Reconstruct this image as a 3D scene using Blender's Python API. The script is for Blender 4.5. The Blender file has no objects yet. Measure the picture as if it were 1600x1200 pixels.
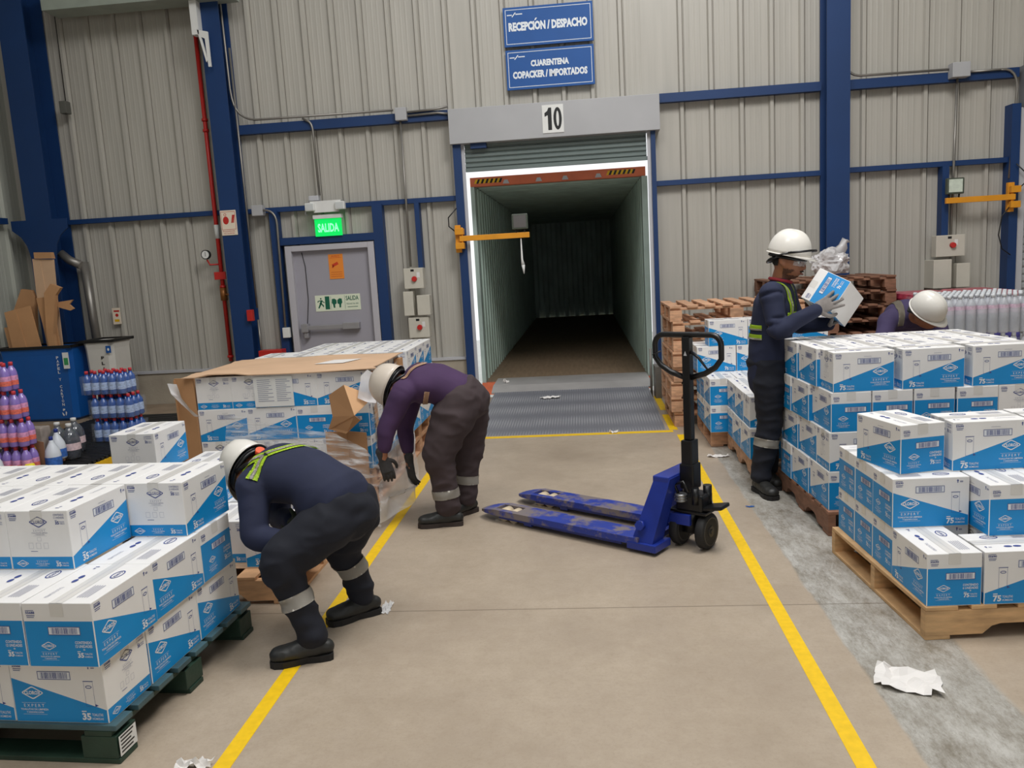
import bpy, bmesh, math, random
from mathutils import Vector, Matrix, noise
PI = math.pi
SC = bpy.context.scene
COL = SC.collection
random.seed(7)

# ------------------------------------------------------------------ camera, world, lights, exposure
cam_d = bpy.data.cameras.new('camera'); cam = bpy.data.objects.new('camera', cam_d); COL.objects.link(cam)
YAW, PITCH, ROLL = 0.0942759, 0.1489538, -0.0571864
_f = Vector((-math.sin(YAW)*math.cos(PITCH), math.cos(YAW)*math.cos(PITCH), -math.sin(PITCH)))
_r = Vector((math.cos(YAW), math.sin(YAW), 0)); _u = _r.cross(_f)
_r2 = _r*math.cos(ROLL)+_u*math.sin(ROLL); _u2 = _u*math.cos(ROLL)-_r*math.sin(ROLL)
M = Matrix.Identity(4)
for i in range(3):
    M[i][0] = _r2[i]; M[i][1] = _u2[i]; M[i][2] = -_f[i]
M[2][3] = 1.6
cam.matrix_world = M
cam_d.sensor_width = 36; cam_d.lens = 1259.7/1600*36; cam_d.clip_start = .05
SC.camera = cam

world = bpy.data.worlds.new('world'); SC.world = world; world.use_nodes = True
bg = world.node_tree.nodes['Background']
bg.inputs[0].default_value = (.95, .98, 1, 1); bg.inputs[1].default_value = .95

def area(name, loc, target, size, power, color=(1, 1, 1), sy=None):
    l = bpy.data.lights.new(name, 'AREA'); l.energy = power; l.color = color; l.shape = 'RECTANGLE'
    l.size = size; l.size_y = sy or size
    o = bpy.data.objects.new(name, l); COL.objects.link(o); o.location = loc
    o.rotation_euler = (Vector(target)-Vector(loc)).to_track_quat('-Z', 'Y').to_euler()
    return o
area('overhead_fill', (1.6, 3.8, 7.2), (1.2, 5.2, 0), 2.2, 260, (1, .98, .96))  # invented overhead fill, no such lamp seen; gives shadows under the rails
area('overhead_fill', (-2.2, 1.5, 7.2), (-1.6, 3.5, 0), 2.2, 120, (1, .98, .96))  # second added fill over the left side, not a lamp of the hall

SC.view_settings.view_transform = 'Standard'; SC.view_settings.look = 'None'
SC.view_settings.gamma = 1; SC.view_settings.use_curve_mapping = False
SC.view_settings.exposure = 0.30

# ------------------------------------------------------------------ materials
def lin(c):
    return tuple(((v/255)/12.92 if v/255 <= .04045 else ((v/255+.055)/1.055)**2.4) for v in c)
MATS = {}
def mat(name, c, rough=.6, metal=0., var=.08, scale=6., bump=0., bscale=40., stretch=(1, 1, 1), rnd=0., alpha=1., trans=0., emit=0., coat=0., coord='Object'):
    if name in MATS: return MATS[name]
    m = bpy.data.materials.new(name); m.use_nodes = True; MATS[name] = m
    nt = m.node_tree; b = nt.nodes['Principled BSDF']; L = nt.links.new
    c = lin(c)
    tc = nt.nodes.new('ShaderNodeTexCoord'); mp = nt.nodes.new('ShaderNodeMapping'); mp.inputs['Scale'].default_value = stretch
    L(tc.outputs[coord], mp.inputs['Vector'])
    if var or rnd:
        n = nt.nodes.new('ShaderNodeTexNoise'); n.inputs['Scale'].default_value = scale; n.inputs['Detail'].default_value = 5
        L(mp.outputs[0], n.inputs['Vector'])
        mx = nt.nodes.new('ShaderNodeMix'); mx.data_type = 'RGBA'
        mx.inputs[6].default_value = (*[v*(1-var) for v in c], 1); mx.inputs[7].default_value = (*[min(1, v*(1+var)) for v in c], 1)
        cr = nt.nodes.new('ShaderNodeMapRange'); cr.inputs[1].default_value = .3; cr.inputs[2].default_value = .7
        L(n.outputs[0], cr.inputs[0]); L(cr.outputs[0], mx.inputs[0])
        out = mx.outputs[2]
        if rnd:
            oi = nt.nodes.new('ShaderNodeObjectInfo'); hs = nt.nodes.new('ShaderNodeHueSaturation')
            mr = nt.nodes.new('ShaderNodeMapRange'); mr.inputs[3].default_value = 1-rnd; mr.inputs[4].default_value = 1+rnd
            L(oi.outputs['Random'], mr.inputs[0]); L(mr.outputs[0], hs.inputs['Value']); L(out, hs.inputs['Color']); out = hs.outputs[0]
        L(out, b.inputs['Base Color'])
    else:
        b.inputs['Base Color'].default_value = (*c, 1)
    b.inputs['Roughness'].default_value = rough; b.inputs['Metallic'].default_value = metal
    if bump:
        n2 = nt.nodes.new('ShaderNodeTexNoise'); n2.inputs['Scale'].default_value = bscale; n2.inputs['Detail'].default_value = 4
        L(mp.outputs[0], n2.inputs['Vector'])
        bp = nt.nodes.new('ShaderNodeBump'); bp.inputs['Strength'].default_value = bump; bp.inputs['Distance'].default_value = .01
        L(n2.outputs[0], bp.inputs['Height']); L(bp.outputs[0], b.inputs['Normal'])
    if alpha < 1: b.inputs['Alpha'].default_value = alpha
    if trans: b.inputs['Transmission Weight'].default_value = trans
    if coat: b.inputs['Coat Weight'].default_value = coat
    if emit:
        b.inputs['Emission Color'].default_value = (*c, 1); b.inputs['Emission Strength'].default_value = emit
    return m

WALLM = mat('painted_wall_sheet', (178, 174, 165), .45, var=.05, scale=3, stretch=(6, 1, .35))
WALLM2 = mat('painted_wall_sheet_side', (180, 182, 172), .45, var=.05, scale=3, stretch=(1, 6, .35))
BLUE = mat('blue_steel_paint', (8, 50, 100), .55, var=.08, scale=2)
GREY = mat('grey_sheet_metal', (172, 172, 174), .5, var=.05, scale=2)
LGREY = mat('light_grey_metal', (186, 186, 190), .5, var=.03)
DOORM = mat('door_grey_lilac', (160, 157, 166), .5, var=.03, scale=2)
CONDUIT = mat('galvanized_conduit', (140, 136, 130), .4, .6, var=.1)
CONC = mat('plinth_concrete', (168, 158, 142), .85, var=.12, scale=4, bump=.2)
RED = mat('red_pipe_paint', (190, 40, 35), .4, var=.06)
BLACK = mat('black_paint', (16, 16, 18), .35, var=.15, scale=9)
DARK = mat('dark_rubber', (26, 25, 25), .7, var=.15, scale=12)
WHITE = mat('white_plastic', (225, 225, 222), .45, var=.02)
OFFW = mat('box_enclosure_beige', (200, 195, 182), .5, var=.04)
YEL = mat('yellow_paint', (228, 180, 18), .5, var=.08, scale=20)
ORG = mat('amber_steel_paint', (224, 150, 28), .45, var=.08)
CARDB = mat('brown_cardboard', (186, 140, 98), .8, var=.06, scale=5, rnd=.1)
CARDB2 = mat('pale_cardboard', (205, 170, 138), .8, var=.05, scale=4)
CW = mat('carton_white', (232, 230, 228), .55, var=.025, scale=9)
CWT = mat('carton_white_top', (214, 209, 201), .55, var=.025, scale=9)
CB = mat('carton_blue', (0, 138, 206), .45, var=.04, scale=7)
INKN = mat('ink_navy', (62, 76, 140), .6, var=0)
INKW = mat('ink_white', (225, 228, 232), .6, var=0)
INKG = mat('ink_grey', (150, 152, 170), .6, var=0)
TAPE = mat('packing_tape', (218, 215, 210), .25, var=.03)
WOOD = {
 'fresh': mat('wood_fresh', (204, 164, 118), .75, var=.22, scale=3, stretch=(3, 3, 14), rnd=.1, bump=.15),
 'tan': mat('wood_tan', (204, 158, 124), .75, var=.25, scale=3, stretch=(4, 3, 12), rnd=.16, bump=.15),
 'red': mat('wood_reddish', (138, 98, 76), .75, var=.25, scale=3, stretch=(4, 3, 12), rnd=.15, bump=.15),
 'green': mat('wood_green_paint', (34, 56, 44), .5, var=.3, scale=5, rnd=.12, bump=.2),
 'greentop': mat('wood_green_board', (66, 92, 98), .45, var=.25, scale=5, rnd=.12, bump=.2),
}

# floor: tan concrete, a worn grey strip, a saw joint
def floor_mat():
    m = bpy.data.materials.new('concrete_floor'); m.use_nodes = True; nt = m.node_tree; b = nt.nodes['Principled BSDF']; L = nt.links.new
    N = nt.nodes.new
    tc = N('ShaderNodeTexCoord'); sx = N('ShaderNodeSeparateXYZ'); L(tc.outputs['Object'], sx.inputs[0])
    def noise_(s, d=6, st=(1, 1, 1), rough=.6):
        mp = N('ShaderNodeMapping'); mp.inputs['Scale'].default_value = st; L(tc.outputs['Object'], mp.inputs[0])
        n = N('ShaderNodeTexNoise'); n.inputs['Scale'].default_value = s; n.inputs['Detail'].default_value = d; n.inputs['Roughness'].default_value = rough
        L(mp.outputs[0], n.inputs['Vector']); return n.outputs[0]
    def ramp(v, a, b_, c0=0., c1=1.):
        r = N('ShaderNodeMapRange'); r.inputs[1].default_value = a; r.inputs[2].default_value = b_; r.inputs[3].default_value = c0; r.inputs[4].default_value = c1
        L(v, r.inputs[0]); return r.outputs[0]
    def mix(f, a, c):
        x = N('ShaderNodeMix'); x.data_type = 'RGBA'; L(f, x.inputs[0])
        for k, v in ((6, a), (7, c)):
            if isinstance(v, tuple): x.inputs[k].default_value = (*lin(v), 1)
            else: L(v, x.inputs[k])
        return x.outputs[2]
    def mul(a, c):
        x = N('ShaderNodeMath'); x.operation = 'MULTIPLY'; L(a, x.inputs[0])
        if isinstance(c, float): x.inputs[1].default_value = c
        else: L(c, x.inputs[1])
        return x.outputs[0]
    def add(a, c):
        x = N('ShaderNodeMath'); x.operation = 'ADD'; L(a, x.inputs[0])
        if isinstance(c, float): x.inputs[1].default_value = c
        else: L(c, x.inputs[1])
        return x.outputs[0]
    base = mix(ramp(noise_(1.3), .3, .7), (162, 147, 130), (184, 169, 150))
    base = mix(ramp(noise_(14, 8, rough=.75), .35, .75, 0, .5), base, (150, 133, 112))
    base = mix(ramp(noise_(7, 10, rough=.85), .60, .72, 0, .45), base, (126, 112, 96))
    base = mix(ramp(noise_(70, 6, rough=.8), .5, .75, 0, .45), base, (140, 124, 106))
    worn = mix(ramp(noise_(5, 12, (1.5, .6, 1), .85), .38, .60), (122, 114, 100), (184, 181, 174))
    worn = mix(ramp(noise_(38, 10, (1.6, .5, 1), .85), .52, .66, 0, .7), worn, (108, 99, 86))
    edge = mul(add(noise_(9, 4, (1, .4, 1)), -.5), .05)
    xx = add(sx.outputs[0], edge)
    band = mul(ramp(xx, .985, 1.0), ramp(xx, 1.40, 1.43, 1., 0.))
    colr = mix(band, base, worn)
    # saw joint
    yj = N('ShaderNodeMath'); yj.operation = 'SUBTRACT'; L(sx.outputs[1], yj.inputs[0]); yj.inputs[1].default_value = 3.55
    ya = N('ShaderNodeMath'); ya.operation = 'ABSOLUTE'; L(yj.outputs[0], ya.inputs[0])
    jt = ramp(ya.outputs[0], .002, .006, .6, 0.)
    colr = mix(jt, colr, (92, 80, 66))
    L(colr, b.inputs['Base Color'])
    L(ramp(noise_(3, 6), .3, .7, .34, .52), b.inputs['Roughness'])
    bp = N('ShaderNodeBump'); bp.inputs['Strength'].default_value = .08; bp.inputs['Distance'].default_value = .01
    L(noise_(60, 4), bp.inputs['Height']); L(bp.outputs[0], b.inputs['Normal'])
    return m
FLOORM = floor_mat()

# ------------------------------------------------------------------ mesh helpers
class MB:
    def __init__(s): s.bm = bmesh.new(); s.mi = 0
    def quad(s, vs, mi=None):
        f = s.bm.faces.new([s.bm.verts.new(v) for v in vs]); f.material_index = s.mi if mi is None else mi; return f
    def box(s, x0, x1, y0, y1, z0, z1, mx=None, bev=0, mi=None):
        r = bmesh.ops.create_cube(s.bm, size=1)
        vs = r['verts']
        for v in vs:
            v.co = Vector(((x0+x1)/2+v.co.x*(x1-x0), (y0+y1)/2+v.co.y*(y1-y0), (z0+z1)/2+v.co.z*(z1-z0)))
        fs = {f for v in vs for f in v.link_faces}
        for f in fs: f.material_index = s.mi if mi is None else mi
        if bev:
            es = list({e for v in vs for e in v.link_edges})
            r2 = bmesh.ops.bevel(s.bm, geom=es, offset=bev, segments=2, profile=.6, affect='EDGES')
            vs = list({v for f in r2['faces'] for v in f.verts})
            vs = list(set(vs) | {v for f in fs if f.is_valid for v in f.verts})
            for f in {f for v in vs for f in v.link_faces}: f.material_index = s.mi if mi is None else mi
        if mx is not None:
            for v in vs: v.co = mx @ v.co
        return vs
    def tube(s, pts, r, n=12, close=False, mi=None, cap=True):
        pts = [Vector(p) for p in pts]; rr = r if isinstance(r, (list, tuple)) else [r]*len(pts)
        rings = []; prev = None; m = len(pts)
        for i, p in enumerate(pts):
            if close: t = (pts[(i+1) % m]-pts[i-1])
            else: t = pts[min(i+1, m-1)]-pts[max(i-1, 0)]
            t.normalize()
            if prev is None:
                a = Vector((0, 0, 1)) if abs(t.z) < .9 else Vector((1, 0, 0)); nn = t.cross(a).normalized()
            else: nn = (prev-t*prev.dot(t)).normalized()
            prev = nn; bb = t.cross(nn)
            rings.append([s.bm.verts.new(p+(nn*math.cos(2*PI*k/n)+bb*math.sin(2*PI*k/n))*rr[i]) for k in range(n)])
        q = s.mi if mi is None else mi
        for i in range(m if close else m-1):
            a, b = rings[i], rings[(i+1) % m]
            for k in range(n):
                f = s.bm.faces.new((a[k], a[(k+1) % n], b[(k+1) % n], b[k])); f.material_index = q; f.smooth = True
        if cap and not close:
            f = s.bm.faces.new(rings[0][::-1]); f.material_index = q
            f = s.bm.faces.new(rings[-1]); f.material_index = q
    def cyl(s, a, b, r, r2=None, n=20, mi=None): s.tube([a, b], [r, r if r2 is None else r2], n, mi=mi)
    def lathe(s, prof, n=20, mx=None, mi=None):
        rings = [[s.bm.verts.new((mx or Matrix()) @ Vector((r*math.cos(2*PI*k/n), r*math.sin(2*PI*k/n), z))) for k in range(n)] for r, z in prof]
        q = s.mi if mi is None else mi
        for a, b in zip(rings, rings[1:]):
            for k in range(n):
                f = s.bm.faces.new((a[k], a[(k+1) % n], b[(k+1) % n], b[k])); f.material_index = q; f.smooth = True
        for r_, rev in ((rings[0], True), (rings[-1], False)):
            f = s.bm.faces.new(r_[::-1] if rev else r_); f.material_index = q
    def prism(s, poly, fn, mi=None):
        """poly: list of 2D, fn(u,v,w) -> 3D with w in 0..1"""
        a = [s.bm.verts.new(fn(u, v, 0)) for u, v in poly]; b = [s.bm.verts.new(fn(u, v, 1)) for u, v in poly]
        q = s.mi if mi is None else mi; n = len(poly)
        fs = [s.bm.faces.new(a[::-1]), s.bm.faces.new(b)]
        for k in range(n): fs.append(s.bm.faces.new((a[k], a[(k+1) % n], b[(k+1) % n], b[k])))
        for f in fs: f.material_index = q
    def build(s, name, mats, parent=None, smooth=False, recalc=True):
        if recalc: bmesh.ops.recalc_face_normals(s.bm, faces=s.bm.faces[:])
        me = bpy.data.meshes.new(name); s.bm.to_mesh(me); s.bm.free()
        for m in (mats if isinstance(mats, (list, tuple)) else [mats]): me.materials.append(m)
        if smooth: me.shade_smooth()
        o = bpy.data.objects.new(name, me); COL.objects.link(o)
        if parent: o.parent = parent
        return o

def tag(o, label=None, cat=None, group=None, kind=None):
    if label: o['label'] = label
    if cat: o['category'] = cat
    if group: o['group'] = group
    if kind: o['kind'] = kind
    return o
def thing(name, label, cat, loc=(0, 0, 0), rz=0, group=None):
    o = bpy.data.objects.new(name, None); COL.objects.link(o); o.location = loc; o.rotation_euler = (0, 0, rz)
    o.empty_display_size = .05
    return tag(o, label, cat, group)
def struct(o): o['kind'] = 'structure'; return o
def dup(o, parent=None):
    c = o.copy(); COL.objects.link(c); c.parent = parent
    for ch in o.children:
        dup(ch, c)
    return c
def place(o, loc, rz=0, label=None, group=None, matrix=None):
    if matrix is not None: o.matrix_world = matrix
    else: o.location = loc; o.rotation_euler = (0, 0, rz)
    if label: o['label'] = label
    if group: o['group'] = group
    return o

# text as flat triangles -------------------------------------------------
_TX = {}
def text2d(s, bold=.0):
    k = (s, bold)
    if k in _TX: return _TX[k]
    cu = bpy.data.curves.new('t', 'FONT'); cu.body = s; cu.size = 1; cu.resolution_u = 2; cu.offset = bold; cu.fill_mode = 'FRONT'
    ob = bpy.data.objects.new('t', cu); COL.objects.link(ob)
    dg = bpy.context.evaluated_depsgraph_get()
    me = bpy.data.meshes.new_from_object(ob.evaluated_get(dg), depsgraph=dg)
    v = [(x.co.x, x.co.y) for x in me.vertices]; p = [tuple(x.vertices) for x in me.polygons]
    COL.objects.unlink(ob); bpy.data.objects.remove(ob); bpy.data.curves.remove(cu); bpy.data.meshes.remove(me)
    if v:
        x0 = min(a for a, _ in v); x1 = max(a for a, _ in v); y0 = min(b for _, b in v); y1 = max(b for _, b in v)
        v = [((a-x0)/(x1-x0), (b-y0)/(y1-y0)) for a, b in v]
    _TX[k] = (v, p); return _TX[k]
def put_text(mb, s, u0, u1, v0, v1, fn, mi, bold=.01):
    """fn(u,v)->3D"""
    v, p = text2d(s, bold)
    vs = [mb.bm.verts.new(fn(u0+a*(u1-u0), v0+b*(v1-v0))) for a, b in v]
    for q in p:
        try:
            f = mb.bm.faces.new([vs[i] for i in q]); f.material_index = mi
        except ValueError: pass
def put_poly(mb, poly, fn, mi):
    f = mb.bm.faces.new([mb.bm.verts.new(fn(u, v)) for u, v in poly]); f.material_index = mi; return f
def put_rect(mb, u0, u1, v0, v1, fn, mi): return put_poly(mb, [(u0, v0), (u1, v0), (u1, v1), (u0, v1)], fn, mi)
def put_frame(mb, u0, u1, v0, v1, t, fn, mi):
    put_rect(mb, u0, u1, v0, v0+t, fn, mi); put_rect(mb, u0, u1, v1-t, v1, fn, mi)
    put_rect(mb, u0, u0+t, v0+t, v1-t, fn, mi); put_rect(mb, u1-t, u1, v0+t, v1-t, fn, mi)
def put_ring(mb, outer, inner, fn, mi):
    n = len(outer)
    for k in range(n):
        put_poly(mb, [outer[k], outer[(k+1) % n], inner[(k+1) % n], inner[k]], fn, mi)
def ell(cx, cy, a, b, n=20): return [(cx+a*math.cos(2*PI*k/n), cy+b*math.sin(2*PI*k/n)) for k in range(n)]

# ================================================================== THE SETTING
W = 9.5
def simple(name, x0, x1, y0, y1, z0, z1, m, bev=0, parent=None):
    mb = MB(); mb.box(x0, x1, y0, y1, z0, z1, bev=bev); return mb.build(name, m, parent)

fl = MB(); fl.box(-6.9, 10, -8, 9.62, -.3, 0); struct(fl.build('floor', FLOORM))
OX0, OX1, OZ = -1.32, .80, 2.98
def corrugated(name, x0, x1, z0, z1, m, fn, phase=.853, step=.3255):
    """sheet with trapezoid ribs standing proud; fn(x, depth, z)"""
    mb = MB(); xs = [(x0, 0)]
    k = math.ceil((x0-phase)/step-.2)
    while phase+k*step < x1-.03:
        c = phase+k*step
        if c-.04 > x0:
            xs += [(c-.032, 0), (c-.018, .038), (c+.018, .038), (c+.032, 0), (c+.034, -.016), (c+.041, -.016), (c+.043, 0)]
            for q in (.09, .15, .21):                     # fine swages between ribs
                if c+q+.02 < x1: xs += [(c+q-.012, 0), (c+q-.006, .0016), (c+q+.006, .0016), (c+q+.012, 0)]
        k += 1
    xs = [p for p in xs if p[0] < x1] + [(x1, 0)]
    a = [mb.bm.verts.new(fn(x, d, z0)) for x, d in xs]; b = [mb.bm.verts.new(fn(x, d, z1)) for x, d in xs]
    for i in range(len(xs)-1): mb.bm.faces.new((a[i], a[i+1], b[i+1], b[i]))
    return mb
fb = lambda x, d, z: Vector((x, W-d, z))
wb = corrugated('w', -6.8, OX0-.02, .52, 7.2, WALLM, fb)
w2 = corrugated('w', OX1+.02, 8.5, .0, 7.2, WALLM, fb)
w3 = corrugated('w', OX0-.02, OX1+.02, 3.0, 7.2, WALLM, fb)
for src in (w2, w3):
    me = bpy.data.meshes.new('t'); src.bm.to_mesh(me); wb.bm.from_mesh(me); src.bm.free(); bpy.data.meshes.remove(me)
wb.box(-6.8, OX0-.02, W+.02, W+.1, 0, 7.2); wb.box(OX1+.02, 8.5, W+.02, W+.1, 0, 7.2); wb.box(OX0-.02, OX1+.02, W+.02, W+.1, 3.0, 7.2)
struct(wb.build('wall_back', WALLM))
fs = lambda x, d, z: Vector((-6.8+d, x, z))
wl = corrugated('w', -8, W, .5, 7.2, WALLM2, fs, phase=9.2); wl.box(-6.9, -6.82, -8, W, 0, 7.2)
struct(wl.build('wall_left', WALLM2))
struct(simple('trim_1', -6.8, OX0-.1, W-.07, W+.02, 0, .5, CONC))          # concrete plinth under the sheets
struct(simple('trim_2', -6.8, OX0-.1, W-.09, W-.005, .5, .53, LGREY))      # drip flashing on it
struct(simple('trim_3', -6.8, -6.73, -2.5, W-.09, 0, .5, CONC))
# ceiling added out of view to shade the sides, middle left open to sky
struct(simple('ceiling', -7.2, -2.4, -8, 9.7, 7.25, 7.35, mat('roof_sheet', (180, 182, 178), .6)))
struct(simple('ceiling', 2.9, 10, -8, 9.7, 7.25, 7.35, mat('roof_sheet', (1, 1, 1))))
struct(simple('wall_front', -6.9, -.8, -8.1, -8, 0, 7.25, WALLM2)); struct(simple('trim_30', -.8, 10, -8.1, -8, 4.2, 7.25, WALLM2))  # unseen front wall parts, added to hold back light from behind the camera
struct(simple('wall_right', 9.9, 10, -8, 9.7, 0, 7.25, WALLM2))  # unseen side wall, added to enclose the hall and dim its right
# yellow lane lines
def line(n, x0, x1, y0, y1):
    mb = MB(); mb.box(x0, x1, y0, y1, 0, .0015); o = struct(mb.build(n, LINE)); return o
def line_mat():
    m = mat('lane_yellow', (234, 190, 8), .55, var=.08, scale=30)
    return m
LINE = line_mat()
line('trim_4', -1.293, -1.232, -1.5, 7.3); line('trim_5', .775, .836, -1.5, 7.15)
line('trim_6', -1.23, .76, 7.27, 7.345); line('trim_7', .735, .81, 7.36, 8.1); line('trim_8', .745, .815, 8.35, 9.2)

# steel frame: columns and rails
def hcol(name, x0, x1, y0, y1, z1, extra=None):
    mb = MB(); t = .016
    mb.box(x0, x1, y0, y0+t, 0, z1); mb.box(x0, x1, y1-t, y1, 0, z1); mb.box((x0+x1)/2-.006, (x0+x1)/2+.006, y0+t, y1-t, 0, z1)
    if extra: extra(mb)
    return struct(mb.build(name, BLUE))
def pl(mb): mb.box(-4.2, -3.86, 9.14, 9.46, 0, .02)
hcol('trim_9', -4.145, -3.915, 9.2, 9.46, 7.2, pl)
hcol('trim_10', 2.665, 2.907, 9.2, 9.46, 7.2)
def gus(mb):
    for s, xa in ((1, -6.15), (-1, -6.46)):
        poly = [(0, 1.98), (.03, 2.12), (.09, 2.22), (.19, 2.30), (.19, 2.41), (0, 2.41)]
        mb.prism(poly, lambda u, v, w: Vector((xa+s*u, 9.1+.016*w, v)))
    mb.box(-6.5, -6.11, 9.08, 9.2, .0, .03)
hcol('trim_11', -6.46, -6.15, 9.1, 9.46, 7.2, gus)
def rail(n, x0, x1, z0, z1, y=9.38):
    mb = MB(); t = .008
    mb.box(x0, x1, y, y+t, z0, z1); mb.box(x0, x1, y+t, W-.03, z1-t, z1); mb.box(x0, x1, y+t, W-.03, z0, z0+t)
    return struct(mb.build(n, BLUE))
rail('trim_12', -3.91, -1.43, 3.245, 3.35, 9.38); rail('trim_13', .92, 2.66, 3.255, 3.35, 9.38); rail('trim_14', 2.91, 4.7, 3.245, 3.345, 9.38)
rail('trim_15', -6.14, -4.15, 2.355, 2.41, 9.4); rail('trim_16', -3.91, -1.41, 2.345, 2.40, 9.4); rail('trim_17', .87, 2.66, 2.36, 2.415, 9.4); rail('trim_18', 2.91, 4.62, 2.37, 2.425, 9.4)
mb = MB(); mb.box(-6.76, -6.68, -2, 9.1, 2.38, 2.45); struct(mb.build('trim_19', BLUE))
# posts around the exit door and beside the dock
for i, (x0, x1, z0, z1) in enumerate([(-3.63, -3.535, 0, 2.36), (-2.4, -2.28, 0, 2.36), (-3.54, -2.4, 1.955, 2.04), (-1.90, -1.845, 1.6, 2.35), (3.93, 4.0, 1.6, 2.37)]):
    struct(simple('trim_%d' % (20+i), x0, x1, 9.36, W-.02, z0, z1, BLUE))
for i, (x0, x1) in enumerate([(-1.405, -1.315), (.815, .865), (4.62, 4.71)]):
    struct(simple('trim_%d' % (25+i), x0, x1, 9.34, W-.0, 0, 2.97, BLUE))
# grey-green box beam high up between the columns
struct(simple('trim_28', -5.85, -3.7, 9.0, 9.3, 4.66, 5.0, mat('pale_green_beam', (150, 158, 148), .5)))

# ---- dock door: header box, roller shutter, guides
mb = MB(); mb.box(-1.425, .915, 9.28, W, 2.955, 3.335, bev=.004); hd = struct(mb.build('door_1', GREY))
SH = mat('shutter_slat', (112, 124, 122), .4, .2, var=.05)
mb = MB()
for k in range(5):
    z0 = 2.695+k*.055
    mb.prism([(9.43, z0), (9.415, z0+.015), (9.415, z0+.042), (9.43, z0+.053), (9.45, z0+.053), (9.45, z0)], lambda u, v, w: Vector((-1.28+w*2.05, u, v)))
mb.box(-1.28, .78, 9.41, 9.455, 2.655, 2.695)
mb.build('shutter_slats', SH, hd)
for x0 in (-1.318, .775):
    mb = MB(); mb.box(x0, x0+.04, 9.38, 9.39, 0, 2.96); mb.box(x0 if x0 < 0 else x0+.032, x0+.008 if x0 < 0 else x0+.04, 9.39, 9.47, 0, 2.96); mb.build('shutter_guide', LGREY, hd)
mb = MB(); mb.box(-1.2, -1.02, 9.33, 9.41, 2.9, 2.955); mb.build('motor_bracket', BLUE, hd)
# number plate 10
mb = MB(); mb.mi = 0; mb.box(-.372, -.137, 9.272, 9.28, 3.0, 3.3)
fn = lambda u, v: Vector((u, 9.2712, v))
put_poly(mb, [(-.31, 3.03), (-.268, 3.03), (-.268, 3.27), (-.30, 3.27), (-.315, 3.235), (-.345, 3.215), (-.345, 3.175), (-.31, 3.19)], fn, 1); put_ring(mb, ell(-.202, 3.15, .046, .12, 24), ell(-.202, 3.15, .015, .082, 24), fn, 1)
tag(mb.build('dock_number_plate', [WHITE, BLACK]), 'white square plate with a black 10 on the grey header over the open dock', 'sign')

# blue hanging signs
SBL = mat('sign_blue', (12, 80, 152), .6, var=.04); SWH = mat('sign_white', (225, 230, 235), .5, var=0)
def bsign(name, x0, x1, z0, z1, lines, label, acc=None):
    mb = MB(); y = 9.40; mb.box(x0, x1, y, y+.02, z0, z1, bev=.003)
    fn = lambda u, v: Vector((u, y-.0012, v))
    put_frame(mb, x0+.025, x1-.025, z0+.025, z1-.025, .006, fn, 1)
    for s, a, b, c, d in lines: put_text(mb, s, a, b, c, d, fn, 1, .055)
    if acc: put_poly(mb, [(acc[0]-.010, acc[1]), (acc[0]+.004, acc[1]), (acc[0]+.022, acc[1]+.024), (acc[0]+.004, acc[1]+.024)], fn, 1)
    put_rect(mb, x0+.045, x0+.10, z1-.088, z1-.077, fn, 1); put_rect(mb, x0+.14, x0+.215, z1-.082, z1-.071, fn, 1)
    put_poly(mb, [(x0+.095, z1-.10), (x0+.105, z1-.105), (x0+.145, z1-.06), (x0+.135, z1-.055)], fn, 1)
    return tag(mb.build(name, [SBL, SWH]), label, 'sign', 'blue signs above the dock')
bsign('blue_wall_sign', -.757, .233, 3.97, 4.385, [('RECEPCION / DESPACHO', -.70, .17, 4.13, 4.225)], 'upper blue sign reading RECEPCIÓN / DESPACHO above the open dock', (-.402, 4.232))
bsign('blue_wall_sign', -.752, .228, 3.51, 3.935, [('CUARENTENA', -.475, -.05, 3.745, 3.815), ('COPACKER / IMPORTADOS', -.68, .15, 3.625, 3.705)], 'lower blue sign reading CUARENTENA COPACKER / IMPORTADOS above the open dock')

# ---- exit door
d2 = MB(); x0, x1, zt = -3.48, -2.41, 1.94
FR = mat('door_frame_grey', (184, 181, 187), .45, var=.02)
for a in ((x0, x0+.075, 0, zt), (x1-.075, x1, 0, zt), (x0+.075, x1-.075, zt-.065, zt)): d2.box(a[0], a[1], 9.36, 9.47, a[2], a[3], bev=.004)
dr = struct(d2.build('door_2', FR))
simple('door_leaf', x0+.075, x1-.075, 9.43, 9.46, .01, zt-.065, DOORM, parent=dr)
mb = MB(); PBM = mat('push_bar_steel', (165, 163, 166), .35, .4, var=.04)
mb.box(-3.30, -2.72, 9.35, 9.37, .945, .995, bev=.005); mb.box(-3.36, -3.28, 9.33, 9.43, .92, 1.02, bev=.006); mb.box(-2.86, -2.66, 9.345, 9.43, .935, 1.01, bev=.005); mb.box(-3.34, -3.29, 9.35, 9.43, .85, .92, bev=.005)
mb.build('push_bar', PBM, dr)
mb = MB(); mb.tube([(-3.30, 9.42, 1.86), (-3.27, 9.42, 1.7), (-3.27, 9.42, 1.3), (-3.31, 9.42, 1.0)], .004, 6); mb.build('door_cable', BLACK, dr)
mb = MB(); fn = lambda u, v: Vector((u, 9.4245, v)); mb.box(-2.985, -2.81, 9.425, 9.4285, 1.53, 1.82)
put_text(mb, 'AVISO', -2.95, -2.85, 1.785, 1.805, fn, 1); put_rect(mb, -2.97, -2.825, 1.775, 1.778, fn, 1)
put_poly(mb, [(-2.95, 1.70), (-2.88, 1.73), (-2.865, 1.70), (-2.935, 1.67)], fn, 1); put_poly(mb, [(-2.95, 1.66), (-2.93, 1.66), (-2.925, 1.69), (-2.94, 1.69)], fn, 1)
for q in range(3): put_rect(mb, -2.965, -2.83, 1.555+q*.025, 1.563+q*.025, fn, 2)
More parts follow.
